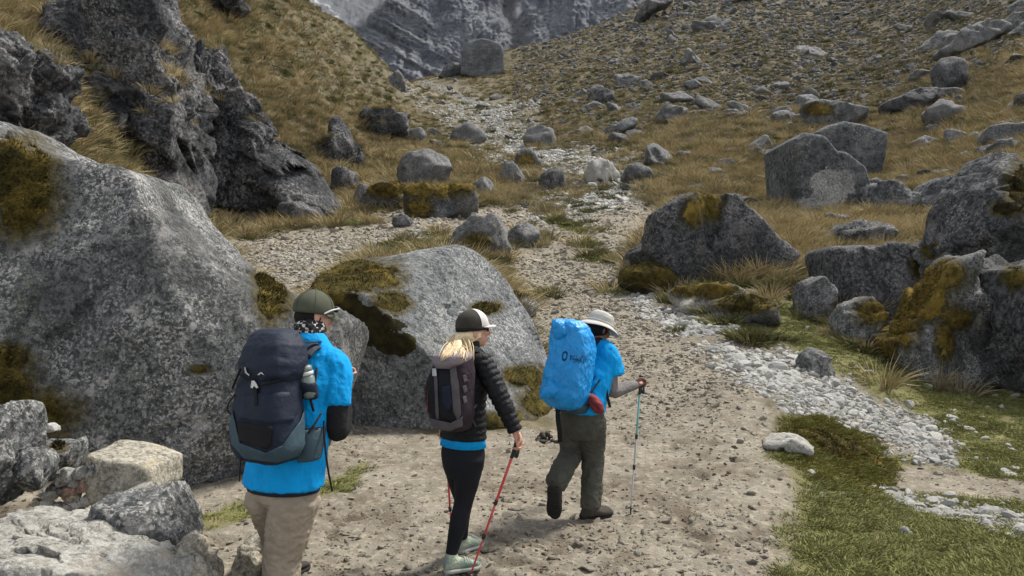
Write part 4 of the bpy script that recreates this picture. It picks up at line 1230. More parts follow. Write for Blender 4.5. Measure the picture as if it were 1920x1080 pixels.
M['shoe_green'] = cloth_mat('pale_green_shoe', (.36, .4, .3), (.17, .23, .19), fold=.8, foldscale=30)
M['boot'] = cloth_mat('brown_boot', (.05, .042, .035), fold=.4)
M['sole'] = cloth_mat('dark_sole', (.022, .02, .018))
M['sole_pale'] = cloth_mat('pale_sole', (.3, .31, .28))
M['hair_dark'] = cloth_mat('dark_hair', (.012, .01, .009))
M['red_pole'] = cloth_mat('red_pole', (.5, .05, .055), rough=.3, spec=.5, bump=0)
M['teal_pole'] = cloth_mat('teal_pole', (.16, .42, .4), rough=.3, spec=.5, bump=0)
M['silver'] = cloth_mat('silver_metal', (.4, .41, .41), rough=.3, spec=.6, bump=0)
M['plastic'] = cloth_mat('black_plastic', (.015, .015, .015), rough=.4, spec=.4, bump=0)
M['pale_plastic'] = cloth_mat('pale_plastic', (.5, .5, .48), rough=.4, spec=.4, bump=0)
M['bottle'] = cloth_mat('grey_green_bottle', (.16, .2, .18), rough=.35, spec=.5, bump=0)
M['lens'] = cloth_mat('dark_lens', (.01, .01, .012), rough=.1, spec=.6, bump=0)
M['print'] = cloth_mat('dark_print', (.003, .045, .12), bump=0)
t = NT('blonde_hair')
M['blonde'] = t.done(t.mix(t.step(t.noise(60, 3, .6), .35, .65), (.58, .45, .27), (.7, .57, .37)), .5, None, .4)
t = NT('patterned_scarf')
ck = t.n.new("ShaderNodeTexChecker"); ck.inputs['Scale'].default_value = 55
t.l.new(t.co.outputs['Object'], ck.inputs['Vector'])
M['scarf'] = t.done(t.mix(ck.outputs['Fac'], (.015, .015, .016), t.mix(t.step(t.noise(30, 2, .5), .45, .55), (.03, .03, .03), (.5, .48, .44))), .9, None, .1)


def unit(v):
    v = np.asarray(v, float)
    return v / max(np.linalg.norm(v), 1e-9)


def loft(rings, n=28, pw=2.0, flat=False):
    """rings: (centre, half axis a, half axis b); closed with end caps"""
    a = np.linspace(0, 2 * math.pi, n, endpoint=False)
    ca = np.sign(np.cos(a)) * np.abs(np.cos(a)) ** (2 / pw)
    sa = np.sign(np.sin(a)) * np.abs(np.sin(a)) ** (2 / pw)
    V = [np.asarray(c) + np.outer(ca, u) + np.outer(sa, v) for c, u, v in rings]
    m = len(rings)
    V.append(np.asarray(rings[0][0])[None]); V.append(np.asarray(rings[-1][0])[None])
    V = np.concatenate(V)
    T = []
    for k in range(m - 1):
        for i in range(n):
            j = (i + 1) % n
            p, q, r, s = k * n + i, k * n + j, (k + 1) * n + j, (k + 1) * n + i
            T += [(p, q, r), (p, r, s)]
    c0, c1 = m * n, m * n + 1
    for i in range(n):
        j = (i + 1) % n
        T.append((c0, j, i))
        T.append((c1, (m - 1) * n + i, (m - 1) * n + j))
    T = np.array(T)
    # orientation: outward
    vol = (V[T[:, 0]] * np.cross(V[T[:, 1]], V[T[:, 2]])).sum()
    c = V.mean(0)
    vol = ((V[T[:, 0]] - c) * np.cross(V[T[:, 1]] - c, V[T[:, 2]] - c)).sum()
    return V, (T if vol > 0 else T[:, ::-1])


def limb(pts, rad, n=14, sub=4, cap=True):
    """a smooth tapering tube through pts; radii may be (a, b) pairs"""
    P = np.asarray(pts, float)
    R = np.array([(r, r) if np.isscalar(r) else r for r in rad], float)
    t = np.arange(len(P))
    tt = np.linspace(0, len(P) - 1, (len(P) - 1) * sub + 1) if len(P) > 2 else np.linspace(0, 1, 3)

    def cr(A):
        out = []
        for x in tt:
            i = min(int(x), len(A) - 2); f = x - i
            p0, p1, p2, p3 = A[max(i - 1, 0)], A[i], A[i + 1], A[min(i + 2, len(A) - 1)]
            out.append(.5 * (2 * p1 + (p2 - p0) * f + (2 * p0 - 5 * p1 + 4 * p2 - p3) * f * f + (3 * p1 - p0 - 3 * p2 + p3) * f ** 3))
        return np.array(out)
    C, Q = cr(P), cr(R)
    tan = np.gradient(C, axis=0)
    tan /= np.maximum(np.linalg.norm(tan, axis=1, keepdims=True), 1e-9)
    ref = unit(np.cross(tan[0], (0.31, .9, .2) if abs(tan[0][1]) < .9 else (1, 0, .1)))
    rings = []
    if cap:
        rings.append((C[0] - tan[0] * Q[0][0] * .55, ref * Q[0][0] * .6, np.cross(tan[0], ref) * Q[0][1] * .6))
    for k in range(len(C)):
        ref = unit(ref - tan[k] * (ref @ tan[k]))
        rings.append((C[k], ref * Q[k][0], np.cross(tan[k], ref) * Q[k][1]))
    if cap:
        rings.append((C[-1] + tan[-1] * Q[-1][0] * .55, ref * Q[-1][0] * .6, np.cross(tan[-1], ref) * Q[-1][1] * .6))
    return loft(rings, n)


def ell(c, ax, r, n=3):
    D, T = ico(n)
    A = np.array([unit(x) for x in ax])
    return np.asarray(c) + (D * np.array(r)) @ A, T


def join(parts):
    V, T, o = [], [], 0
    for v, t in parts:
        V.append(v); T.append(np.asarray(t) + o); o += len(v)
    return np.concatenate(V), np.concatenate(T)


def fuse(parts, voxel=.012, smooth=2):
    """melt overlapping closed pieces into one continuous surface"""
    V, T = join(parts)
    me = mesh_np('tmp', V, T)
    o = bpy.data.objects.new('tmp', me)
    COL.objects.link(o)
    r = o.modifiers.new('r', 'REMESH')
    r.mode = 'VOXEL'
    r.voxel_size = voxel
    if smooth:
        s = o.modifiers.new('s', 'SMOOTH')
        s.iterations = smooth
        s.factor = .5
    tr = o.modifiers.new('t', 'TRIANGULATE')
    dg = bpy.context.evaluated_depsgraph_get()
    ev = o.evaluated_get(dg)
    m2 = ev.to_mesh()
    n = len(m2.vertices)
    V = np.empty(n * 3, np.float32); m2.vertices.foreach_get('co', V)
    T = np.empty(len(m2.polygons) * 3, np.int32); m2.loops.foreach_get('vertex_index', T)
    ev.to_mesh_clear()
    bpy.data.objects.remove(o)
    bpy.data.meshes.remove(me)
    return V.reshape(-1, 3).astype(float), T.reshape(-1, 3)


def folds(VT, amp, scale, stretch=(1, 1, 1), seed=0, ridged=False):
    V, T = VT
    N = vnormals(V, T)
    f = fbm(V * np.array(stretch) / scale + seed * 7.7, 3, .5, ridged)
    return V + N * (amp * f)[:, None], T


class Person:
    def __init__(s, Y0, h, loc, label):
        s.Y0 = Y0
        h = unit((*h, 0))
        s.h = h
        s.r = np.array([h[1], -h[0], 0])
        s.z = np.array([0, 0, 1.0])
        s.loc = np.array(loc, float)
        s.root = tag(empty('person', loc), label, 'person')

    def J(s, px, py, dy=0.0):
        return W(px, py, s.Y0 + dy)

    def ring(s, px, py, dy, w, d, tilt=0.0):
        up = unit(s.z + s.h * tilt)
        dd = unit(s.h - up * (s.h @ up))
        return (s.J(px, py, dy), s.r * w, dd * d)

    def add(s, name, VT, mat, parent=None, label=None, root=None):
        V, T = VT
        o = link(name, mesh_np(name, V - s.loc, T, True), M[mat], parent or root or s.root)
        if label:
            o['label'] = label
        return o


def thing_at(name, loc, label, cat, group=None):
    return tag(empty(name, loc), label, cat, group)


def put(root, name, VT, mat, parent=None, label=None):
    V, T = VT
    o = link(name, mesh_np(name, V - np.array(root.location), T, True), M[mat], parent or root)
    if label:
        o['label'] = label
    return o


def head_parts(c, f, s=1.0, up=(0, 0, 1)):
    f = unit(f)
    up = unit(np.asarray(up) - f * (f @ np.asarray(up, float)))
    l = np.cross(up, f)
    ax = (f, l, up)
    H = lambda a, b, d: np.asarray(c) + (f * a + l * b + up * d) * s
    ps = [ell(H(-.008, 0, .03), ax, (.098 * s, .076 * s, .088 * s)), ell(H(.03, 0, -.045), ax, (.062 * s, .056 * s, .068 * s)),
          ell(H(.05, 0, -.093), ax, (.034 * s, .03 * s, .024 * s), 2), limb([H(.088, 0, .01), H(.108, 0, -.028), H(.1, 0, -.038)], [.009 * s, .016 * s, .012 * s], 8),
          ell(H(.086, 0, -.064), ax, (.012 * s, .022 * s, .007 * s), 2), ell(H(.084, 0, -.077), ax, (.011 * s, .019 * s, .008 * s), 2)]
    for q in (-1, 1):
        ps.append(ell(H(-.008, q * .077, -.02), (unit(f + l * q * -.3), l, up), (.02 * s, .009 * s, .032 * s), 2))
        ps.append(ell(H(.072, q * .034, -.022), ax, (.022 * s, .024 * s, .02 * s), 2))
        ps.append(limb([H(.084, q * .012, .024), H(.082, q * .045, .024)], [.009 * s, .009 * s], 8))
    return ps, H, ax


def hand_parts(w, d, grip, s=1.0, thumb=None):
    """palm from wrist w along d, four fingers curling round `grip` axis, thumb from the side"""
    d = unit(d); g = unit(grip); g = unit(g - d * (g @ d)); k = np.cross(d, g)
    ps = [limb([w - d * .03, w, w + d * .035, w + d * .08], [.024 * s, (.022 * s, .026 * s), (.018 * s, .036 * s), (.015 * s, .036 * s)], 12)]
    for q, ln in enumerate((.068, .078, .072, .058)):
        b = w + d * .07 + g * (.03 - .02 * q) * s
        p1 = b + (d * .8 + k * .25) * ln * .42
        p2 = p1 + (d * .15 + k * .95) * ln * .36
        p3 = p2 + (-d * .65 + k * .5) * ln * .3
        ps.append(limb([b - d * .02, b, p1, p2, p3], [.009 * s, .0095 * s, .009 * s, .008 * s, .0065 * s], 8, 3))
    b = w + d * .022 + g * .028 * s
    ps.append(limb([b - d * .01, b + g * .018 + d * .018 + k * .012, b + g * .02 + d * .04 + k * .034, b + g * .006 + d * .05 + k * .05], [.013 * s, .0115 * s, .0095 * s, .0075 * s], 8, 3))
    return ps


def shoe_parts(ankle, heel, toe, wid=.046, boot=False):
    """upper and sole lofted from heel to toe"""
    heel, toe, ankle = map(np.asarray, (heel, toe, ankle))
    d = unit(toe - heel); L = np.linalg.norm(toe - heel)
    up = unit((ankle - heel) - d * ((ankle - heel) @ d))
    s = np.cross(d, up)
    prof = [(-.02, .55, .055), (.03, .85, .075), (.14, .95, .085), (.3, .92, .085), (.45, .95, .07), (.6, 1.08, .056), (.75, 1.1, .046), (.88, .98, .038), (.97, .7, .028), (1.01, .35, .018)]
    R = [(heel + d * L * u + up * (.022 + h * .5), s * wid * w, up * h * .5) for u, w, h in prof]
    upper = [loft(R, 16, 2.4), limb([ankle + up * (.05 if boot else .01), ankle, heel + d * L * .2 + up * .06], [.05 if boot else .04, .05 if boot else .043, .045], 14)]
    S = [(heel + d * L * u + up * (.014 + (.008 if u > .9 else 0)), s * wid * w * 1.08, up * .015) for u, w, h in prof]
    sole = loft(S, 16, 3.5)
    return upper, sole


def dome_cap(c, ax, r, low=-.15):
    """crown of a cap: the upper part of an ellipsoid with a turned-in rim"""
    f, l, u = [unit(a) for a in ax]
    rings = []
    for th in np.linspace(math.asin(low), math.radians(86), 12):
        k = math.cos(th)
        rings.append((np.asarray(c) + u * r[2] * math.sin(th), f * r[0] * k, l * r[1] * k))
    return loft(rings, 32)


def brim(c, ax, rin, length, width, drop=.02, th=.004):
    """curved peak: an arc of the rim pushed forward"""
    f, l, u = [unit(a) for a in ax]
    n, m = 15, 7
    top, bot = [], []
    for i in range(m):
        q = i / (m - 1)
        for j in range(n):
            a = (j / (n - 1) - .5) * 2
            base = np.asarray(c) + f * rin[0] * math.cos(a * 1.25) + l * rin[1] * math.sin(a * 1.25)
            tip = np.asarray(c) + f * (rin[0] * .55 + length * (1 - .38 * a * a)) + l * width * a * (.98 if abs(a) < .95 else .85)
            p = base * (1 - q) + tip * q - u * (drop * (.35 * q * q + 1.1 * a * a * q))
            top.append(p); bot.append(p - u * th)
    V = np.array(top + bot)
    T = []
    o = n * m
    I = lambda i, j: i * n + j
    for i in range(m - 1):
        for j in range(n - 1):
            p, q, r, s = I(i, j), I(i, j + 1), I(i + 1, j + 1), I(i + 1, j)
            T += [(p, q, r), (p, r, s), (o + p, o + r, o + q), (o + p, o + s, o + r)]
    edge = [I(0, j) for j in range(n)] + [I(i, n - 1) for i in range(1, m)] + [I(m - 1, j) for j in range(n - 2, -1, -1)] + [I(i, 0) for i in range(m - 2, 0, -1)]
    for k in range(len(edge)):
        p, q = edge[k], edge[(k + 1) % len(edge)]
        T += [(p, q, o + q), (p, o + q, o + p)]
    return V, np.array(T)


def strap(pts, w, th, nrm=None):
    """flat webbing through pts"""
    P = np.asarray(pts, float)
    tan = np.gradient(P, axis=0)
    rings = []
    for k in range(len(P)):
        t = unit(tan[k])
        n = unit(nrm if nrm is not None else (0, -1, 0)); n = unit(n - t * (n @ t))
        s = np.cross(t, n)
        rings.append((P[k], s * w / 2, n * th / 2))
    return loft(rings, 12, 5)


def curve_pts(P, n=12):
    P = np.asarray(P, float)
    out = []
    for x in np.linspace(0, len(P) - 1, n):
        i = min(int(x), len(P) - 2); f = x - i
        p0, p1, p2, p3 = P[max(i - 1, 0)], P[i], P[i + 1], P[min(i + 2, len(P) - 1)]
        out.append(.5 * (2 * p1 + (p2 - p0) * f + (2 * p0 - 5 * p1 + 4 * p2 - p3) * f * f + (3 * p1 - p0 - 3 * p2 + p3) * f ** 3))
    return np.array(out)


def trek_pole(top, tip, mats, label, joints=(.45, .72), head=.0, wristloop=True):
    top, tip = np.asarray(top), np.asarray(tip)
    d = unit(tip - top); L = np.linalg.norm(tip - top)
    root = thing_at('trekking_pole', tip, label, 'trekking pole', 'trekking poles of the hikers')
    at = lambda q: top + d * L * q
    put(root, 'grip', join([limb([top, at(.03), at(.07), at(.13)], [.013, .016, .0135, .012], 12), ell(top - d * .004, (d, (1, 0, 0), (0, 1, 0)), (.012, .02, .018), 2)]), 'plastic')
    if wristloop:
        sd = np.array([.6, -.6, 0])
        put(root, 'wrist_strap', strap(curve_pts([at(.02), at(.05) + sd * .03, at(.12) + sd * .045, at(.1) + sd * .015, at(.03)], 14), .018, .003, (0, -1, .2)), 'plastic')
    seg = [.1] + list(joints) + [.96]
    for k in range(len(seg) - 1):
        r = .0085 - .0013 * k
        put(root, 'shaft', limb([at(seg[k]), at(seg[k + 1])], [r, r], 12), mats[min(k, len(mats) - 1)])
    for q in joints:
        put(root, 'lock', limb([at(q - .012), at(q + .015)], [.012, .011], 12), 'plastic')
    put(root, 'basket', loft([(at(.945), unit(np.cross(d, (0, 1, 0))) * .02, unit(np.cross(d, (1, 0, 0))) * .02), (at(.952), unit(np.cross(d, (0, 1, 0))) * .024, unit(np.cross(d, (1, 0, 0))) * .024)], 14), 'plastic')
    put(root, 'tip', limb([at(.94), at(.985), at(1)], [.0085, .006, .003], 10), 'plastic')
    return root


def snap(VT, target, d, off):
    """lay flat print onto a surface along direction d"""
    from mathutils.bvhtree import BVHTree
    V, T = VT
    tv, tt = target
    b = BVHTree.FromPolygons([tuple(v) for v in tv], [tuple(int(x) for x in q) for q in tt])
    d = unit(d)
    out = []
    for p in V:
        hitp = b.ray_cast(Vector(p - d * .6), Vector(d), 2.0)[0]
        out.append(np.array(hitp) - d * off if hitp else p)
    return np.array(out), T


def print_text(s, origin, right, up, size):
    """lettering as a mesh: x along right, y along up"""
    cu = bpy.data.curves.new('lettering', 'FONT')
    cu.body = s
    cu.size = size
    cu.resolution_u = 2
    o = bpy.data.objects.new('tmp', cu)
    COL.objects.link(o)
    o.modifiers.new('t', 'TRIANGULATE')
    dg = bpy.context.evaluated_depsgraph_get()
    m = o.evaluated_get(dg).to_mesh()
    V = np.array([v.co[:] for v in m.vertices])
    T = np.array([list(p.vertices) for p in m.polygons])
    o.evaluated_get(dg).to_mesh_clear()
    bpy.data.objects.remove(o)
    V = np.asarray(origin) + np.outer(V[:, 0], unit(right)) + np.outer(V[:, 1], unit(up))
    return V, T


# ================= the woman =================
p = Person(4.76, (.68, .73), W(866, 1052, 4.8) * [1, 1, 0], 'blonde woman in black quilted jacket and black leggings with white fronted cap')
J, ring = p.J, p.ring
hc = J(887, 619, .02)
hf = (.93, .34, .08)
hp, H, hax = head_parts(hc, hf, .97)
rsh, lsh = J(905, 678, -.11), J(838, 676, .13)
rel, rwr = J(939, 748, -.17), J(967, 810, -.2)
lel, lwr = J(812, 735, .22), J(826, 792, .36)
rhip, lhip = J(881, 856, -.06), J(856, 856, .07)
rkn, lkn = J(870, 938, -.04), J(869, 942, .17)
ran, lan = J(846, 1040, -.04), J(867, 1008, .33)
body = hp + [limb([J(873, 668, .02), J(880, 650, .02), J(889, 635, .02)], [.058, .05, .05]),
             loft([ring(876, 655, .02, .07, .05), ring(872, 675, .01, .15, .07), ring(871, 710, 0, .15, .09), ring(869, 765, 0, .13, .085), ring(868, 830, 0, .15, .1), ring(868, 868, 0, .13, .09)]),
             limb([rsh, rel, rwr], [.045, .036, .026]), limb([lsh, lel, lwr], [.045, .036, .026]),
             limb([rhip, rkn, ran], [.082, .05, .034]), limb([lhip, lkn, lan], [.082, .05, .034])]
hd = unit(J(975, 838, -.21) - rwr)
body += hand_parts(rwr, hd, unit((.55, -.65, .3)), .92) + hand_parts(lwr, (0.2, .3, -.9), (.5, -.6, .2), .92)
p.add('body', fuse(body, .0065, 2), 'skin')
# jacket: quilted rings round torso and sleeves
jt = [loft([ring(877, 652, .02, .062, .06), ring(875, 660, .02, .1, .075), ring(872, 678, .0, .172, .095), ring(872, 708, 0, .178, .12), ring(869, 765, 0, .162, .112), ring(868, 800, 0, .17, .12), ring(868, 822, 0, .172, .123)], 40)]
ja = [limb([rsh + [-.02, 0, .01], rsh * .75 + rel * .25, rel, rwr * .9 + rel * .1, rwr], [.07, .067, .059, .045, .041], 20), limb([lsh, lel, lwr], [.066, .056, .042], 18)]
jv, jtri = fuse(jt + ja, .008, 2)
N = vnormals(jv, jtri)


def along(V, A, B):
    d = B - A; L = np.linalg.norm(d); d = d / L
    q = np.clip((V - A) @ d, -.05, L + .05)
    return q, np.linalg.norm(V - A - np.outer(q, d), axis=1)


q1, d1 = along(jv, rsh, rel); q2, d2 = along(jv, rel, rwr)
q3, d3 = along(jv, lsh, lel); q4, d4 = along(jv, lel, lwr)
arm1 = (np.minimum(d1, d2) < .085) & (jv[:, 0] > J(915, 0, -.1)[0] - (jv[:, 2] - rsh[2]) * -.12)
ph = np.where(arm1, np.where(d1 < d2, q1, q2 + np.linalg.norm(rel - rsh)), -jv[:, 2])
ph = ph / .040 + .12 * fbm(jv / .05, 2, .5)
jv = jv + N * (.0105 * (np.abs(np.sin(math.pi * ph)) ** .55 - .62))[:, None] + N * (.0035 * fbm(jv / .03, 2, .5))[:, None]
p.add('jacket', (jv, jtri), 'down')
p.add('collar', loft([ring(879, 655, .02, .068, .065), ring(883, 640, .02, .066, .064), ring(884, 638, .02, .055, .054)], 28), 'down')
p.add('shirt_hem', folds(loft([ring(868, 808, 0, .16, .112), ring(868, 822, 0, .166, .117), ring(868, 835, 0, .172, .123), ring(868, 836, 0, .16, .11)], 44), .004, .06, (1, 1, .3)), 'blue_shirt')
lg = [loft([ring(868, 826, 0, .15, .105), ring(868, 850, -.0, .165, .118), ring(868, 872, -.01, .152, .115), ring(868, 892, -.01, .12, .1)], 30),
      limb([rhip, rhip * .5 + rkn * .5, rkn, J(860, 978, -.055), ran], [.098, .084, .062, .058, .038], 18), limb([lhip, lhip * .5 + lkn * .5, lkn, lkn * .6 + lan * .4 - [.01, .02, 0], lan], [.098, .082, .06, .056, .037], 18)]
p.add('leggings', folds(fuse(lg, .01, 3), .003, .05, (1, 1, 2)), 'legging')
for an, he, to in ((ran, W(834, 1070, 4.68), W(882, 1066, 4.74)), (lan, W(858, 1030, 5.07), W(892, 1022, 5.2))):
    he, to = np.array(he), np.array(to)
    he[2] = to[2] = ground_z(he[0], he[1]) + .002
    d = unit(to - he); to = he + d * .235
    up, so = shoe_parts(an, he, to, .043)
    sh_o = p.add('shoe', fuse(up, .007, 2), 'shoe_green')
    p.add('sole', so, 'sole_pale', sh_o)
    for k in range(4):
        a = he + d * (.13 + .016 * k) + np.array([0, 0, .088 - .008 * k]); s = np.cross(d, (0, 0, 1))
        p.add('lace', limb([a - s * .022, a + [0, 0, .006], a + s * .022], [.003] * 3, 6), 'pale_plastic', sh_o)
cc = H(-.006, 0, .035)
cap = p.add('cap', dome_cap(cc, hax, (.108, .088, .1), -.3), 'cap_mesh')
fr = dome_cap(cc + np.array(hax[2]) * .0015, hax, (.111, .0905, .1025), -.22)
fv, ft = fr
q_ = fv[ft].mean(1) - cc
keep = np.abs(np.arctan2(q_ @ np.array(hax[1]), q_ @ np.array(hax[0]))) < math.radians(61)
p.add('front_panel', (fv, ft[keep]), 'cap_white', cap)
p.add('peak', brim(cc + np.array(hax[2]) * -.012, hax, (.104, .086), .105, .072, .008), 'cap_white', cap)
p.add('band', loft([(cc - np.array(hax[2]) * q, np.array(hax[0]) * .108 * k, np.array(hax[1]) * .0885 * k) for q, k in ((.035, .93), (.034, .99), (.012, 1.015), (.011, .95))], 32), 'black_cloth', cap)
sg = p.add('sunglasses', join([ell(H(.088, q * .034, .002), (hax[0], hax[1], hax[2]), (.009, .03, .02), 2) for q in (-1, 1)]), 'lens')
p.add('temple_arm', join([limb([H(.08, q * .062, .006), H(.02, q * .081, .004), H(-.02, q * .08, -.004)], [.0035, .003, .003], 6) for q in (-1, 1)]), 'plastic', sg)
rg = np.random.default_rng(11)
hs = []
nape = H(-.09, 0, -.045)
for k in range(760):
    u = rg.normal(size=3)
    if k < 280:     # sides of the head drawn back to the nape
        s_ = 1 if k % 2 else -1
        a = H(.035 - .05 * rg.random(), s_ * .074, -.01 - .035 * rg.random()); b = H(-.05, s_ * .062, -.045 - .03 * rg.random()); c = nape + u * .014; d = nape + np.array([-.02, -.01, -.05]) + u * .022
        hs.append(limb([a, b, c, d], [.0018, .0028, .0028, .002], 4, 3))
    elif k < 610:   # swept down and to the left over the pack lid
        w1 = rg.random()
        hs.append(limb([nape + u * .016, nape + np.array([-.035 - .02 * w1, -.03, -.03]) + u * .012, J(842 + 26 * w1, 652 + 4 * w1, -.2) + u * [.012, .012, .006], J(829 + 40 * w1 + rg.normal() * 2.5, 668 + rg.random() * 9, -.3) + u * [.008, .004, .003]], [.0022, .0028, .0026, .001], 4, 3))
    else:          # lock falling behind the right shoulder
        hs.append(limb([nape + u * .014 + [.02, -.02, 0], J(876, 652, -.1) + u * .014, J(881, 675, -.16) + u * .009, J(882 + rg.normal() * 1.5, 690 + rg.random() * 8, -.17) + u * .005], [.0022, .0028, .0025, .001], 4, 3))
base_h = fuse([ell(H(-.035, 0, -.03), hax, (.07, .079, .06)), limb([nape + [.03, 0, .02], nape, nape + [-.035, -.03, -.03], J(852, 656, -.18), J(846, 668, -.24)], [(.05, .05), (.045, .055), (.03, .055), (.022, .06), (.008, .04)], 14)], .008, 2)
p.add('hair', join([base_h] + hs), 'blonde')

# her backpack
bk = thing_at('backpack', J(845, 806, -.16), 'small black day pack with lilac grey lid on the back of the blonde woman', 'backpack')
up_, b_ = p.z, -p.h


def bring(px, py, dy, w, d):
    return (J(px, py, dy), p.r * w, p.h * d)


body_r = [bring(845, 807, -.17, .08, .05), bring(845, 800, -.18, .135, .085), bring(846, 775, -.18, .152, .105), bring(846, 730, -.18, .15, .105), bring(850, 695, -.18, .142, .095), bring(853, 668, -.17, .125, .08), bring(856, 658, -.16, .08, .05)]
bvt = folds(fuse([loft(body_r, 36, 3.0)], .009, 3), .006, .07)
put(bk, 'pack_body', bvt, 'dark_mauve')
put(bk, 'lid', folds(fuse([loft([bring(843, 690, -.205, .07, .08), bring(846, 680, -.205, .118, .106), bring(850, 666, -.19, .122, .1), bring(856, 656, -.17, .075, .06)], 32, 2.6)], .009, 2), .005, .05), 'lilac')
bd = p.h


def patch(pts, depth=.4, thick=.006, mat='black_cloth', name='panel', target=None, rt=None, d=None, parent=None, res=6):
    """a sewn-on panel: polygon in the photograph plane laid onto the pack surface"""
    target, rt = target or bvt, rt or bk
    pts = np.array(pts, float)
    bm = bmesh.new()
    f = bm.faces.new([bm.verts.new(J(x, y, -.4)) for x, y in pts])
    bmesh.ops.triangulate(bm, faces=[f])
    bmesh.ops.subdivide_edges(bm, edges=bm.edges[:], cuts=res, use_grid_fill=True)
    bmesh.ops.triangulate(bm, faces=bm.faces[:])
    V = np.array([v.co[:] for v in bm.verts]); T = np.array([[v.index for v in q.verts] for q in bm.faces])
    bm.free()
    from mathutils.bvhtree import BVHTree
    b = BVHTree.FromPolygons([tuple(v) for v in target[0]], [tuple(int(x) for x in q) for q in target[1]])
    eye = np.array([0, 0, EYE])
    out = []; ok = []
    for v in V:
        dr = unit(v - eye)
        hp_, hn, _, _ = b.ray_cast(Vector(eye), Vector(dr), 20)
        ok.append(hp_ is not None)
        out.append(np.array(hp_) + np.array(hn) * thick if hp_ is not None else v)
    V = np.array(out); ok = np.array(ok)
    T = T[ok[T].all(1)]
    n = len(V)
    c = (V[T[:, 1]] - V[T[:, 0]])
    nn = np.cross(c, V[T[:, 2]] - V[T[:, 0]]).sum(0)
    if nn @ (eye - V.mean(0)) < 0:
        T = T[:, ::-1]
    # give the panel its own thickness
    e = {}
    for q in T:
        for k in range(3):
            a, bb = int(q[k]), int(q[(k + 1) % 3])
            e[(a, bb)] = 1
    side = []
    for (a, bb) in e:
        if (bb, a) not in e:
            side += [(a, n + a, n + bb), (a, n + bb, bb)]
    back = V + unit(V.mean(0) - eye) * (thick + .006)
    return put(rt, name, (np.concatenate([V, back]), np.concatenate([T, T[:, ::-1] + n] + ([np.array(side)] if side else []))), mat, parent)


patch([(806, 690), (816, 684), (843, 688), (845, 706), (856, 718), (858, 780), (850, 792), (818, 786), (805, 770)], mat='black_cloth', name='front_panel')
patch([(845, 690), (856, 686), (860, 720), (864, 775), (858, 790), (850, 770)], thick=.009, mat='pack_grey', name='side_stripe')
patch([(805, 782), (820, 786), (846, 792), (866, 780), (866, 798), (845, 806), (815, 802)], thick=.011, mat='pack_grey', name='base_panel')
patch([(816, 700), (822, 700), (826, 785), (820, 785)], thick=.012, mat='pack_grey', name='centre_strap')
patch([(832, 725), (846, 722), (849, 760), (842, 772), (832, 755)], thick=.013, mat='navy_pack', name='front_pocket')
patch([(815, 692), (822, 692), (823, 706), (815, 706)], thick=.018, mat='pale_plastic', name='buckle')
for q in (0, 1, 2):
    patch([(866, 704 + 20 * q), (872, 702 + 20 * q), (875, 714 + 20 * q), (869, 717 + 20 * q)], thick=.008, mat='pack_grey', name='side_cord')
patch([(799, 718), (803, 716), (805, 770), (800, 775)], thick=.008, mat='red_cloth', name='side_piping')
put(bk, 'shoulder_strap', strap(curve_pts([J(872, 662, -.14), J(893, 655, -.1), J(908, 668, -.02), J(913, 700, .02)], 12), .05, .014, (.4, -.6, .6)), 'black_cloth')
put(bk, 'shoulder_strap', strap(curve_pts([J(835, 662, .0), J(838, 655, .1), J(850, 662, .22)], 10), .05, .014, (-.4, -.3, .8)), 'black_cloth')
put(bk, 'hip_strap', strap(curve_pts([J(868, 782, -.2), J(886, 768, -.17), J(898, 752, -.1)], 10), .014, .004), 'pack_grey')
put(bk, 'hip_strap', strap(curve_pts([J(868, 760, -.21), J(884, 782, -.19), J(892, 800, -.15)], 10), .01, .004), 'pack_grey')
gp_ = rwr + hd * .075 + np.array([-.012, .02, 0])
trek_pole(J(972, 822, -.2), np.append(W(878, 1080, 4.67)[:2], ground_z(*W(878, 1080, 4.67)[:2]) - .01), ['red_pole'], 'red trekking pole in the right hand of the blonde woman', (.44, .68))
trek_pole(J(833, 780, .38), np.append(W(849, 1030, 5.12)[:2], ground_z(*W(849, 1030, 5.12)[:2]) - .01), ['red_pole'], 'red trekking pole mostly hidden behind the legs of the blonde woman', (.44, .68), wristloop=False)

# ================= the man on the left =================
p = Person(4.1, (.42, .91), W(525, 1160, 4.1) * [1, 1, 0], 'man in blue shirt, khaki trousers and olive cap walking away')
J, ring = p.J, p.ring
hc = J(589, 590, .16)
hf = (.83, .55, -.12)
hp, H, hax = head_parts(hc, hf, 1.02)
rsh, lsh = J(634, 690, .04), J(510, 684, .2)
rel, rwr = J(630, 800, -.03), J(648, 722, .22)
lel, lwr = J(470, 780, .3), J(520, 740, .5)
rhip, lhip = J(553, 932, -.04), J(503, 928, .16)
rkn, lkn = J(530, 1045, -.02), J(520, 1005, .4)
ran, lan = J(524, 1140, -.06), J(524, 1078, .5)
body = hp + [limb([J(573, 645, .1), J(578, 625, .12), J(586, 608, .14)], [.07, .06, .06]),
             loft([ring(575, 640, .1, .09, .07), ring(573, 668, .1, .17, .09), ring(570, 715, .06, .18, .11), ring(548, 800, .02, .165, .11), ring(534, 900, .0, .15, .11), ring(532, 940, 0, .1, .09)]),
             limb([rsh - [.03, 0, .03], rel, rwr], [.045, .038, .03]), limb([lsh, lel, lwr], [.045, .04, .032]), limb([rhip - [0, 0, .03], rkn, ran], [.08, .06, .045]), limb([lhip - [0, 0, .03], lkn, lan], [.07, .055, .045])]
body += hand_parts(rwr, unit(J(651, 697, .25) - rwr), (.3, -.8, .3), 1.02) + hand_parts(lwr, (.4, .6, .5), (.3, .5, .6), 1.0)
p.add('body', fuse(body, .0075, 2), 'skin')
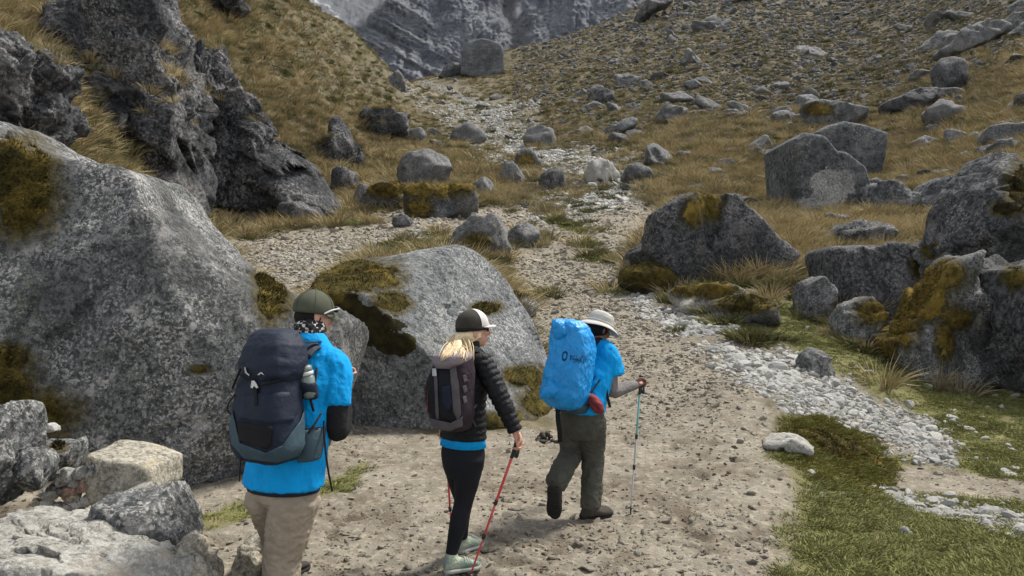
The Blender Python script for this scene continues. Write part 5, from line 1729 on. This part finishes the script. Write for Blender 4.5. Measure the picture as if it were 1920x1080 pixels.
tor = [loft([ring(581, 626, .12, .085, .08, .2), ring(578, 638, .11, .12, .09, .2), ring(574, 662, .1, .19, .105), ring(571, 715, .06, .208, .14), ring(551, 800, .02, .215, .15), ring(536, 870, 0, .232, .165), ring(531, 908, -.01, .238, .17)], 44),
       limb([J(592, 668, .08), J(622, 678, .05), J(634, 700, .03), J(631, 730, .0), J(628, 757, -.01)], [.06, .073, .074, .077, .084], 22, cap=False), limb([lsh + [.03, 0, 0], lsh * .6 + lel * .4], [.08, .08], 20)]
sv = folds(fuse(tor, .01, 3), .007, .12, (1.2, 1.2, .5), 1)
sv = folds(sv, .007, .085, (1.6, 1.6, .45), 2, True)
sv = folds(sv, .004, .035, (1.2, 1.2, .8), 12, True)
p.add('t_shirt', sv, 'blue_shirt')
p.add('undershirt_hem', loft([ring(531, 895, -.01, .215, .15), ring(531, 908, -.01, .222, .158), ring(531, 917, -.01, .218, .154), ring(531, 918, -.01, .2, .14)], 40), 'navy_pack')
ua = fuse([limb([rsh * .5 + rel * .5, J(629, 775, -.02), J(631, 806, -.01), J(640, 795, .06), rwr], [.068, .068, .06, .058, .04], 18), limb([lsh * .5 + lel * .5, lel, lwr], [.06, .055, .04], 16)], .009, 2)
p.add('long_sleeve', folds(ua, .006, .05), 'black_cloth')
tr_ = [loft([ring(534, 898, 0, .19, .14), ring(534, 915, 0, .195, .145), ring(534, 930, .0, .18, .14), ring(534, 942, .0, .12, .11)], 36),
       limb([rhip, rhip * .5 + rkn * .5, rkn, rkn * .5 + ran * .5, ran, ran + [0, .0, -.03]], [.128, .112, .095, .09, .088, .09], 22), limb([lhip, lhip * .5 + lkn * .5, lkn, lkn * .5 + lan * .5, lan, lan - [0, 0, .03]], [.12, .1, .082, .076, .074, .074], 20)]
tv_ = folds(fuse(tr_, .01, 2), .014, .12, (1, 1, .55), 3)
tv_ = folds(tv_, .014, .075, (1.0, 1.0, 1.5), 4, True)
tv_ = folds(tv_, .004, .03, (1.0, 1.0, 1.4), 14, True)
p.add('trousers', tv_, 'khaki')
for an, yy in ((ran, 4.02), (lan, 4.58)):
    he = np.array([an[0] - .02, an[1] - .06, 0]); d = unit((.45, .9, 0)); to = he + d * .3
    he[2] = to[2] = ground_z(he[0], he[1]) + .002
    up, so = shoe_parts(np.array([an[0], an[1], he[2] + .11]), he, to, .052, True)
    sh_o = p.add('boot', fuse(up, .008, 2), 'boot')
    p.add('sole', so, 'sole', sh_o)
cc = H(-.006, 0, .03)
p.add('hair', folds(fuse([ell(H(-.03, 0, -.012), hax, (.082, .08, .072)), ell(H(-.06, 0, -.05), hax, (.04, .06, .04))], .008, 1), .004, .02), 'hair_dark')
cap = p.add('cap', dome_cap(cc, hax, (.118, .097, .112), -.22), 'cap_green')
p.add('peak', brim(cc + np.array(hax[2]) * -.02, hax, (.113, .093), .09, .078, .03), 'cap_green', cap)
p.add('button', ell(cc + np.array(hax[2]) * .113, hax, (.008, .008, .005), 2), 'cap_green', cap)
for q in range(6):
    a = q * math.pi / 3 + .3
    pts = [cc + np.array(hax[2]) * .113 * math.sin(th) + (np.array(hax[0]) * .119 * math.cos(a) + np.array(hax[1]) * .098 * math.sin(a)) * math.cos(th) for th in np.linspace(-.1, 1.5, 8)]
    p.add('seam', limb(pts, [.0018] * 8, 5, 2), 'cap_green', cap)
sg = p.add('sunglasses', join([ell(cc + np.array(hax[0]) * .12 + np.array(hax[1]) * q * .035 + np.array(hax[2]) * .012, hax, (.012, .032, .02), 2) for q in (-1, 1)]), 'lens')
p.add('temple_arm', join([limb([cc + np.array(hax[0]) * .125 + np.array(hax[1]) * q * .066 + np.array(hax[2]) * .016, cc + np.array(hax[0]) * .075 + np.array(hax[1]) * q * .094 + np.array(hax[2]) * .004, cc + np.array(hax[0]) * .03 + np.array(hax[1]) * q * .101 + np.array(hax[2]) * -.02], [.005, .0055, .005], 8) for q in (-1, 1)]), 'pale_plastic', sg)
sc_ = loft([ring(577, 636, .115, .088, .083, .2), ring(578, 626, .12, .1, .094, .2), ring(581, 612, .13, .094, .088, .2), ring(584, 602, .14, .076, .075, .2), ring(584, 601, .14, .06, .06, .2)], 36)
p.add('scarf', folds(fuse([sc_], .008, 2), .01, .04), 'scarf')

bk = thing_at('backpack', J(512, 866, -.24), 'large dark navy trekking pack with teal base on the back of the man', 'backpack')
bd = p.h


def bring(px, py, dy, w, d, pr=0):
    return (J(px - 7, py, dy), p.r * w * .97, p.h * d)


body_r = [bring(510, 866, -.22, .1, .06), bring(509, 858, -.23, .165, .11), bring(508, 835, -.24, .19, .135), bring(507, 790, -.24, .188, .138), bring(511, 740, -.22, .172, .13), bring(517, 700, -.2, .16, .12), bring(521, 670, -.18, .14, .11)]
bvt = folds(fuse([loft(body_r, 40, 3.2)], .01, 3), .008, .1)
put(bk, 'pack_body', bvt, 'navy_pack')
lvt = folds(fuse([loft([bring(519, 712, -.21, .15, .12), bring(519, 700, -.21, .172, .14), bring(521, 675, -.2, .175, .142), bring(523, 645, -.18, .16, .125), bring(524, 624, -.16, .125, .09), bring(524, 616, -.15, .08, .05)], 40, 2.8)], .01, 3), .011, .09, (1, 1, 1.6), 5)
put(bk, 'lid', lvt, 'navy_pack')
patch([(432, 800), (438, 770), (452, 830), (500, 848), (528, 835), (560, 790), (578, 740), (583, 790), (570, 850), (520, 866), (460, 858), (436, 832)], thick=.008, mat='teal_pack', name='base_panel', res=8)
patch([(447, 790), (512, 800), (508, 835), (500, 842), (452, 826)], thick=.012, mat='black_cloth', name='lower_pocket')
patch([(455, 740), (540, 735), (556, 770), (548, 790), (512, 796), (450, 786)], thick=.011, mat='navy_pack', name='front_pocket')
patch([(477, 714), (482, 714), (487, 722), (490, 728), (486, 729), (482, 724), (479, 729), (475, 728), (479, 720)], thick=.02, mat='pale_plastic', name='buckle', res=3)
patch([(480, 728), (486, 728), (487, 760), (481, 760)], thick=.016, mat='black_cloth', name='buckle_strap')
patch([(484, 702), (490, 698), (493, 698), (498, 703), (494, 702), (491, 700), (488, 703)], thick=.008, mat='pale_plastic', name='logo', target=lvt, res=3)
patch([(462, 690), (464, 689), (466, 698), (471, 702), (470, 704), (463, 699)], thick=.012, mat='pale_plastic', name='zip_pull', target=lvt, res=3)
put(bk, 'compression_strap', limb(curve_pts([J(490, 722, -.38), J(520, 714, -.36), J(548, 698, -.29), J(566, 684, -.2)], 10), [.006] * 10, 8, 1), 'black_cloth')
put(bk, 'compression_strap', limb(curve_pts([J(452, 690, -.35), J(444, 708, -.3), J(436, 728, -.25)], 8), [.006] * 8, 8, 1), 'black_cloth')
put(bk, 'side_loop', limb(curve_pts([J(440, 740, -.28), J(428, 758, -.26), J(428, 772, -.26), J(436, 778, -.28)], 10), [.004] * 10, 6, 1), 'black_cloth')
put(bk, 'shoulder_strap', strap(curve_pts([J(572, 668, -.1), J(588, 650, -.03), J(604, 652, .06), J(616, 672, .17), J(622, 720, .22)], 14), .062, .018, (.3, -.6, .7)), 'navy_pack')
put(bk, 'shoulder_strap', strap(curve_pts([J(510, 660, .02), J(525, 640, .12), J(540, 650, .25)], 10), .062, .018, (-.2, -.3, .9)), 'navy_pack')
put(bk, 'load_strap', strap(curve_pts([J(566, 640, -.12), J(584, 642, -.06), J(602, 640, .02)], 8), .018, .004, (0, -.6, .8)), 'black_cloth')
hb = [J(556, 838, -.2), J(578, 836, -.2), J(598, 832, -.14), J(608, 826, -.02)]
put(bk, 'hip_belt', strap(curve_pts(hb, 14), .17, .024, (.45, -.85, 0)), 'teal_pack')
put(bk, 'hip_belt_piping', limb(curve_pts([J(557, 806, -.21), J(579, 804, -.215), J(598, 801, -.16)], 8), [.005] * 8, 6, 1), 'black_cloth')
put(bk, 'webbing', limb(curve_pts([J(607, 790, -.12), J(609, 830, -.17), J(615, 880, -.18), J(623, 920, -.17)], 12), [.0055] * 12, 8, 1), 'black_cloth')
put(bk, 'webbing', limb(curve_pts([J(578, 812, -.23), J(592, 792, -.2), J(602, 775, -.15)], 8), [.006] * 8, 8, 1), 'black_cloth')
put(bk, 'webbing', limb(curve_pts([J(594, 690, -.1), J(590, 720, -.16), J(582, 745, -.2), J(588, 770, -.18)], 10), [.007] * 10, 8, 1), 'black_cloth')
put(bk, 'webbing', limb(curve_pts([J(452, 858, -.3), J(450, 880, -.3), J(449, 902, -.3)], 8), [.004] * 8, 6, 1), 'black_cloth')
put(bk, 'bottle_pocket', folds(fuse([loft([(J(583, 748, -.17), p.r * .04, p.h * .04), (J(579, 730, -.185), p.r * .048, p.h * .048), (J(574, 716, -.195), p.r * .05, p.h * .05)], 20)], .008, 1), .004, .03), 'navy_pack')
bt = thing_at('water_bottle', J(583, 742, -.19), 'grey green water bottle with pale cap in the side pocket of the navy pack', 'bottle')
ba, bb_ = J(581, 738, -.19), J(573, 692, -.2)
bdv = unit(bb_ - ba)
q1_, q2_ = unit(np.cross(bdv, (0, 1, 0))), unit(np.cross(bdv, (1, 0, 0)))
bp = lambda q, r: (ba + bdv * q, q1_ * r, q2_ * r)
put(bt, 'bottle_body', loft([bp(-.02, .03), bp(0, .037), bp(.085, .037), bp(.1, .03)], 24), 'bottle')
put(bt, 'collar', loft([bp(.1, .034), bp(.103, .037), bp(.118, .037), bp(.12, .03)], 24), 'pale_plastic')
put(bt, 'cap', loft([bp(.12, .028), bp(.122, .034), bp(.145, .032), bp(.15, .024)], 24), 'bottle')

# ================= the guide =================
p = Person(5.8, (.62, .78), W(1112, 962, 5.85) * [1, 1, 0], 'guide in pale brimmed hat and blue shirt carrying a big blue covered pack')
J, ring = p.J, p.ring
hc = J(1124, 616, .22)
hf = (.8, .5, -.38)
hp, H, hax = head_parts(hc, hf, .98, (.25, .15, .95))
rsh, lsh = J(1139, 658, .09), J(1100, 656, .36)
rel, rwr = J(1149, 734, .1), J(1191, 722, .3)
lel, lwr = J(1090, 720, .5), J(1120, 740, .65)
rhip, lhip = J(1109, 788, .0), J(1072, 786, .1)
rkn, lkn = J(1112, 852, .1), J(1070, 850, .12)
ran, lan = J(1108, 938, .02), J(1043, 905, -.2)
body = hp + [limb([J(1118, 648, .2), J(1121, 636, .21), J(1124, 624, .22)], [.062, .055, .055]),
             loft([ring(1120, 645, .2, .08, .06), ring(1118, 662, .18, .15, .08), ring(1110, 695, .12, .16, .1), ring(1097, 740, .05, .145, .1), ring(1092, 780, .03, .155, .11), ring(1091, 805, .03, .14, .1)]),
             limb([rsh - [.03, 0, .03], rel, rwr], [.04, .036, .028]), limb([lsh - [0, 0, .03], lel, lwr], [.04, .036, .028]), limb([rhip, rkn, ran], [.085, .055, .04]), limb([lhip, lkn, lan], [.085, .055, .04])]
body += hand_parts(rwr, unit(J(1207, 716, .37) - rwr), (.0, -.1, 1), 1.0) + hand_parts(lwr, (.6, .6, .1), (0, 0, 1), .95)
p.add('body', fuse(body, .0075, 2), 'skin_tan')
for q in (-1, 1):
    p.add('eye', ell(H(.082, q * .032, -.002), hax, (.012, .012, .012), 2), 'pale_plastic')
p.add('hair', folds(fuse([ell(H(-.02, 0, -.005), hax, (.088, .082, .075))], .008, 1), .004, .02), 'hair_dark')
tor = [loft([ring(1123, 638, .21, .07, .065, .3), ring(1120, 648, .2, .115, .085, .2), ring(1117, 664, .18, .172, .1), ring(1111, 695, .12, .18, .125), ring(1098, 740, .06, .178, .13), ring(1092, 772, .03, .182, .138)], 40),
       limb([J(1118, 654, .16), J(1134, 658, .11), J(1144, 676, .09), J(1150, 703, .09)], [.066, .078, .08, .084], 22, cap=False), limb([lsh, lsh * .5 + lel * .5], [.075, .078], 18)]
sv = folds(folds(fuse(tor, .01, 3), .011, .09, (1.2, 1.2, .6), 6), .01, .075, (1.5, 1.5, .6), 7, True)
p.add('t_shirt', sv, 'blue_shirt')
p.add('arm_sleeve', folds(fuse([limb([rsh * .4 + rel * .6, rel, rel * .5 + rwr * .5, rwr], [.055, .052, .047, .038], 18), limb([lsh * .4 + lel * .6, lel, lwr], [.05, .05, .04], 14)], .008, 2), .004, .03), 'grey_sleeve')
tr_ = [loft([ring(1092, 764, .03, .165, .12), ring(1091, 785, .03, .178, .13), ring(1091, 805, .03, .165, .125), ring(1091, 820, .03, .13, .1)], 32),
       limb([rhip, rhip * .5 + rkn * .5, rkn, rkn * .5 + ran * .5, ran + [0, 0, .01], ran - [0, 0, .03]], [.112, .1, .083, .078, .077, .076], 20), limb([lhip, lhip * .5 + lkn * .5, lkn, lkn * .5 + lan * .5, lan], [.112, .098, .085, .08, .078], 20)]
tv_ = folds(folds(fuse(tr_, .01, 2), .012, .1, (1, 1, .6), 8), .013, .07, (1.0, 1.0, 1.5), 9, True)
p.add('trousers', tv_, 'olive_pants')
he = np.array([*W(1090, 962, 5.84)[:2], 0]); d = unit((.86, .5, 0)); to = he + d * .285
he[2] = to[2] = ground_z(he[0], he[1]) + .002
up, so = shoe_parts(np.array([ran[0], ran[1], he[2] + .12]), he, to, .05, True)
sh_o = p.add('boot', folds(fuse(up, .008, 2), .004, .04), 'boot'); p.add('sole', so, 'sole', sh_o)
he = J(1036, 915, -.26); to = he + unit((.03, .22, -.85)) * .26
up, so = shoe_parts(lan, he, to, .05, True)
sh_o = p.add('boot', folds(fuse(up, .008, 2), .004, .04), 'boot'); p.add('sole', so, 'sole', sh_o)
for k in range(5):
    a = he + unit(to - he) * (.03 + .05 * k); s_ = unit(np.cross(unit(to - he), unit(lan - he)))
    nrm_ = unit(np.cross(s_, unit(to - he)))
    if nrm_ @ (lan - he) > 0:
        nrm_ = -nrm_
    p.add('lug', limb([a - s_ * .036 + nrm_ * .004, a + s_ * .036 + nrm_ * .004], [.008, .008], 6), 'sole', sh_o)
# brimmed hat
hu = unit(np.array(hax[2])); hfv, hl = np.array(hax[0]), np.array(hax[1])
c0 = H(-.006, 0, .03)
cr_ = [(c0 + hu * z_, hfv * r_ * 1.12, hl * r_ * .96) for z_, r_ in ((.0, .098), (.025, .1), (.06, .097), (.09, .085), (.105, .06), (.112, .03), (.113, .005))]
hat = p.add('hat', folds(fuse([loft(cr_, 36)], .007, 2), .004, .05), 'hat')
br, bt_ = [], []
nb_ = 48
for i, (rr, zz) in enumerate(((.097, .008), (.12, -.004), (.145, -.02), (.165, -.036))):
    for j in range(nb_):
        a = 2 * math.pi * j / nb_
        wv = .007 * math.sin(3 * a + 1) * i / 3
        br.append(c0 + hu * (zz + wv) + hfv * rr * 1.1 * math.cos(a) + hl * rr * math.sin(a))
br = np.array(br); bt_ = br - hu * .004
T = []
for i in range(3):
    for j in range(nb_):
        q, r_, s_, t_ = i * nb_ + j, i * nb_ + (j + 1) % nb_, (i + 1) * nb_ + (j + 1) % nb_, (i + 1) * nb_ + j
        o_ = len(br)
        T += [(q, s_, r_), (q, t_, s_), (o_ + q, o_ + r_, o_ + s_), (o_ + q, o_ + s_, o_ + t_)]
for j in range(nb_):
    q, r_ = 3 * nb_ + j, 3 * nb_ + (j + 1) % nb_
    T += [(q, len(br) + q, len(br) + r_), (q, len(br) + r_, r_)]
p.add('brim', (np.concatenate([br, bt_]), np.array(T)), 'hat', hat)
p.add('hat_band', loft([(c0 + hu * z_, hfv * r_ * 1.12, hl * r_ * .96) for z_, r_ in ((.008, .096), (.01, .1025), (.024, .1025), (.026, .097))], 36), 'hat', hat)

bk = thing_at('backpack', J(1066, 766, -.1), 'tall pack under a bright blue rain cover on the back of the guide', 'backpack')
bd = p.h


def bring(px, py, dy, w, d):
    return (J(px, py, dy), p.r * w, p.h * d)


cv = [bring(1063, 765, -.12, .06, .04), bring(1060, 758, -.12, .13, .09), bring(1058, 740, -.12, .172, .125), bring(1066, 700, -.11, .164, .13), bring(1073, 660, -.09, .155, .122), bring(1073, 630, -.07, .148, .115), bring(1068, 612, -.07, .125, .095), bring(1062, 604, -.07, .1, .07), bring(1058, 601, -.07, .06, .04)]
bvt = fuse([loft(cv, 44, 4.2), limb([J(1038, 728, -.19), J(1026, 738, -.21), J(1014, 744, -.215)], [.06, .034, .008], 12), limb([J(1056, 622, -.12), J(1047, 610, -.13), J(1041, 602, -.13)], [.07, .045, .018], 12)], .009, 2)
bvt = folds(bvt, .009, .16, (1, 1, .8), 10)
bvt = folds(bvt, .014, .1, (1.5, 1.5, .8), 11, True)
bvt = folds(bvt, .005, .035, (1.5, 1.5, .9), 12, True)
put(bk, 'rain_cover', bvt, 'blue_cover')
put(bk, 'pack_base', loft([bring(1072, 772, -.06, .12, .08), bring(1072, 764, -.06, .14, .1), bring(1070, 756, -.07, .14, .1)], 30, 3), 'teal_pack')
o0 = J(1039, 675, -.3)
rdir = unit(p.r + np.array([0, 0, -.05]))
vt = print_text('BLUCMAP', o0 + rdir * .055, rdir, (0, 0, 1), .05)
put(bk, 'lettering', snap(vt, bvt, p.h, .003), 'print')
a = np.linspace(0, 2 * math.pi, 28, endpoint=False)
rgv = np.concatenate([np.outer(np.cos(a), rdir) * r_ * .8 + np.outer(np.sin(a), (0, 0, 1)) * r_ * 1.25 for r_ in (.03, .018)]) + o0 + rdir * .012 + np.array([0, 0, .022])
rgt = []
for i in range(28):
    j = (i + 1) % 28
    rgt += [(i, j, 28 + j), (i, 28 + j, 28 + i)]
put(bk, 'emblem', snap((rgv, np.array(rgt)), bvt, p.h, .003), 'print')
put(bk, 'cover_cord', limb(curve_pts([J(1113, 712, -.06), J(1120, 700, -.02), J(1132, 690, .03)], 8), [.004] * 8, 6, 1), 'black_cloth')
put(bk, 'side_strap', limb(curve_pts([J(1105, 742, -.13), J(1115, 726, -.09), J(1128, 708, -.03)], 8), [.006] * 8, 6, 1), 'black_cloth')
put(bk, 'shoulder_strap', strap(curve_pts([J(1112, 644, .06), J(1124, 637, .12), J(1137, 644, .17), J(1142, 665, .2)], 10), .05, .014, (.4, -.5, .7)), 'black_cloth')
put(bk, 'hanging_strap', strap(curve_pts([J(1130, 702, -.03), J(1135, 722, -.04), J(1139, 745, -.05), J(1144, 764, -.05)], 10), .022, .006), 'black_cloth')
put(bk, 'hanging_strap', strap(curve_pts([J(1046, 766, -.12), J(1046, 785, -.13), J(1049, 808, -.13), J(1050, 828, -.12)], 10), .036, .02), 'black_cloth')
pc = thing_at('pouch', J(1117, 776, -.14), 'small dark red pouch hanging at the right hip of the guide', 'pouch')
pv_ = fuse([loft([(J(1124, 776, -.14), p.r * .02, p.h * .02), (J(1122, 770, -.145), p.r * .05, p.h * .035), (J(1116, 755, -.15), p.r * .055, p.h * .042), (J(1110, 743, -.14), p.r * .04, p.h * .032), (J(1107, 738, -.13), p.r * .02, p.h * .015)], 22, 2.4)], .007, 2)
put(pc, 'pouch_body', folds(pv_, .006, .04), 'red_cloth')
put(pc, 'zip', limb(curve_pts([J(1106, 750, -.19), J(1114, 757, -.2), J(1124, 768, -.19)], 8), [.003] * 8, 6, 1), 'black_cloth')
tx = W(1182, 963, 5.96)
trek_pole(J(1202, 706, .36), np.array([tx[0], tx[1], ground_z(tx[0], tx[1]) - .01]), ['teal_pole', 'silver', 'silver'], 'teal and silver trekking pole in the right hand of the guide', (.44, .66))

# dung on the path
dg_ = thing_at('dung_pile', W(1022, 828, 8.7) * [1, 1, 0] + np.array([0, 0, ground_z(*W(1022, 828, 8.7)[:2])]), 'small heap of dark animal dung on the path left of the guide', 'dung')
rg = np.random.default_rng(4)
for k in range(14):
    c = np.array(dg_.location) + [rg.normal() * .09, rg.normal() * .09, .02 + .03 * rg.random() * (k % 3)]
    put(dg_, 'dung_lump', folds(ell(c, ((1, .3, 0), (-.3, 1, 0), (0, 0, 1)), rg.uniform(.025, .05, 3) * [1, 1, .7], 2), .008, .03, seed=k), 'boot')
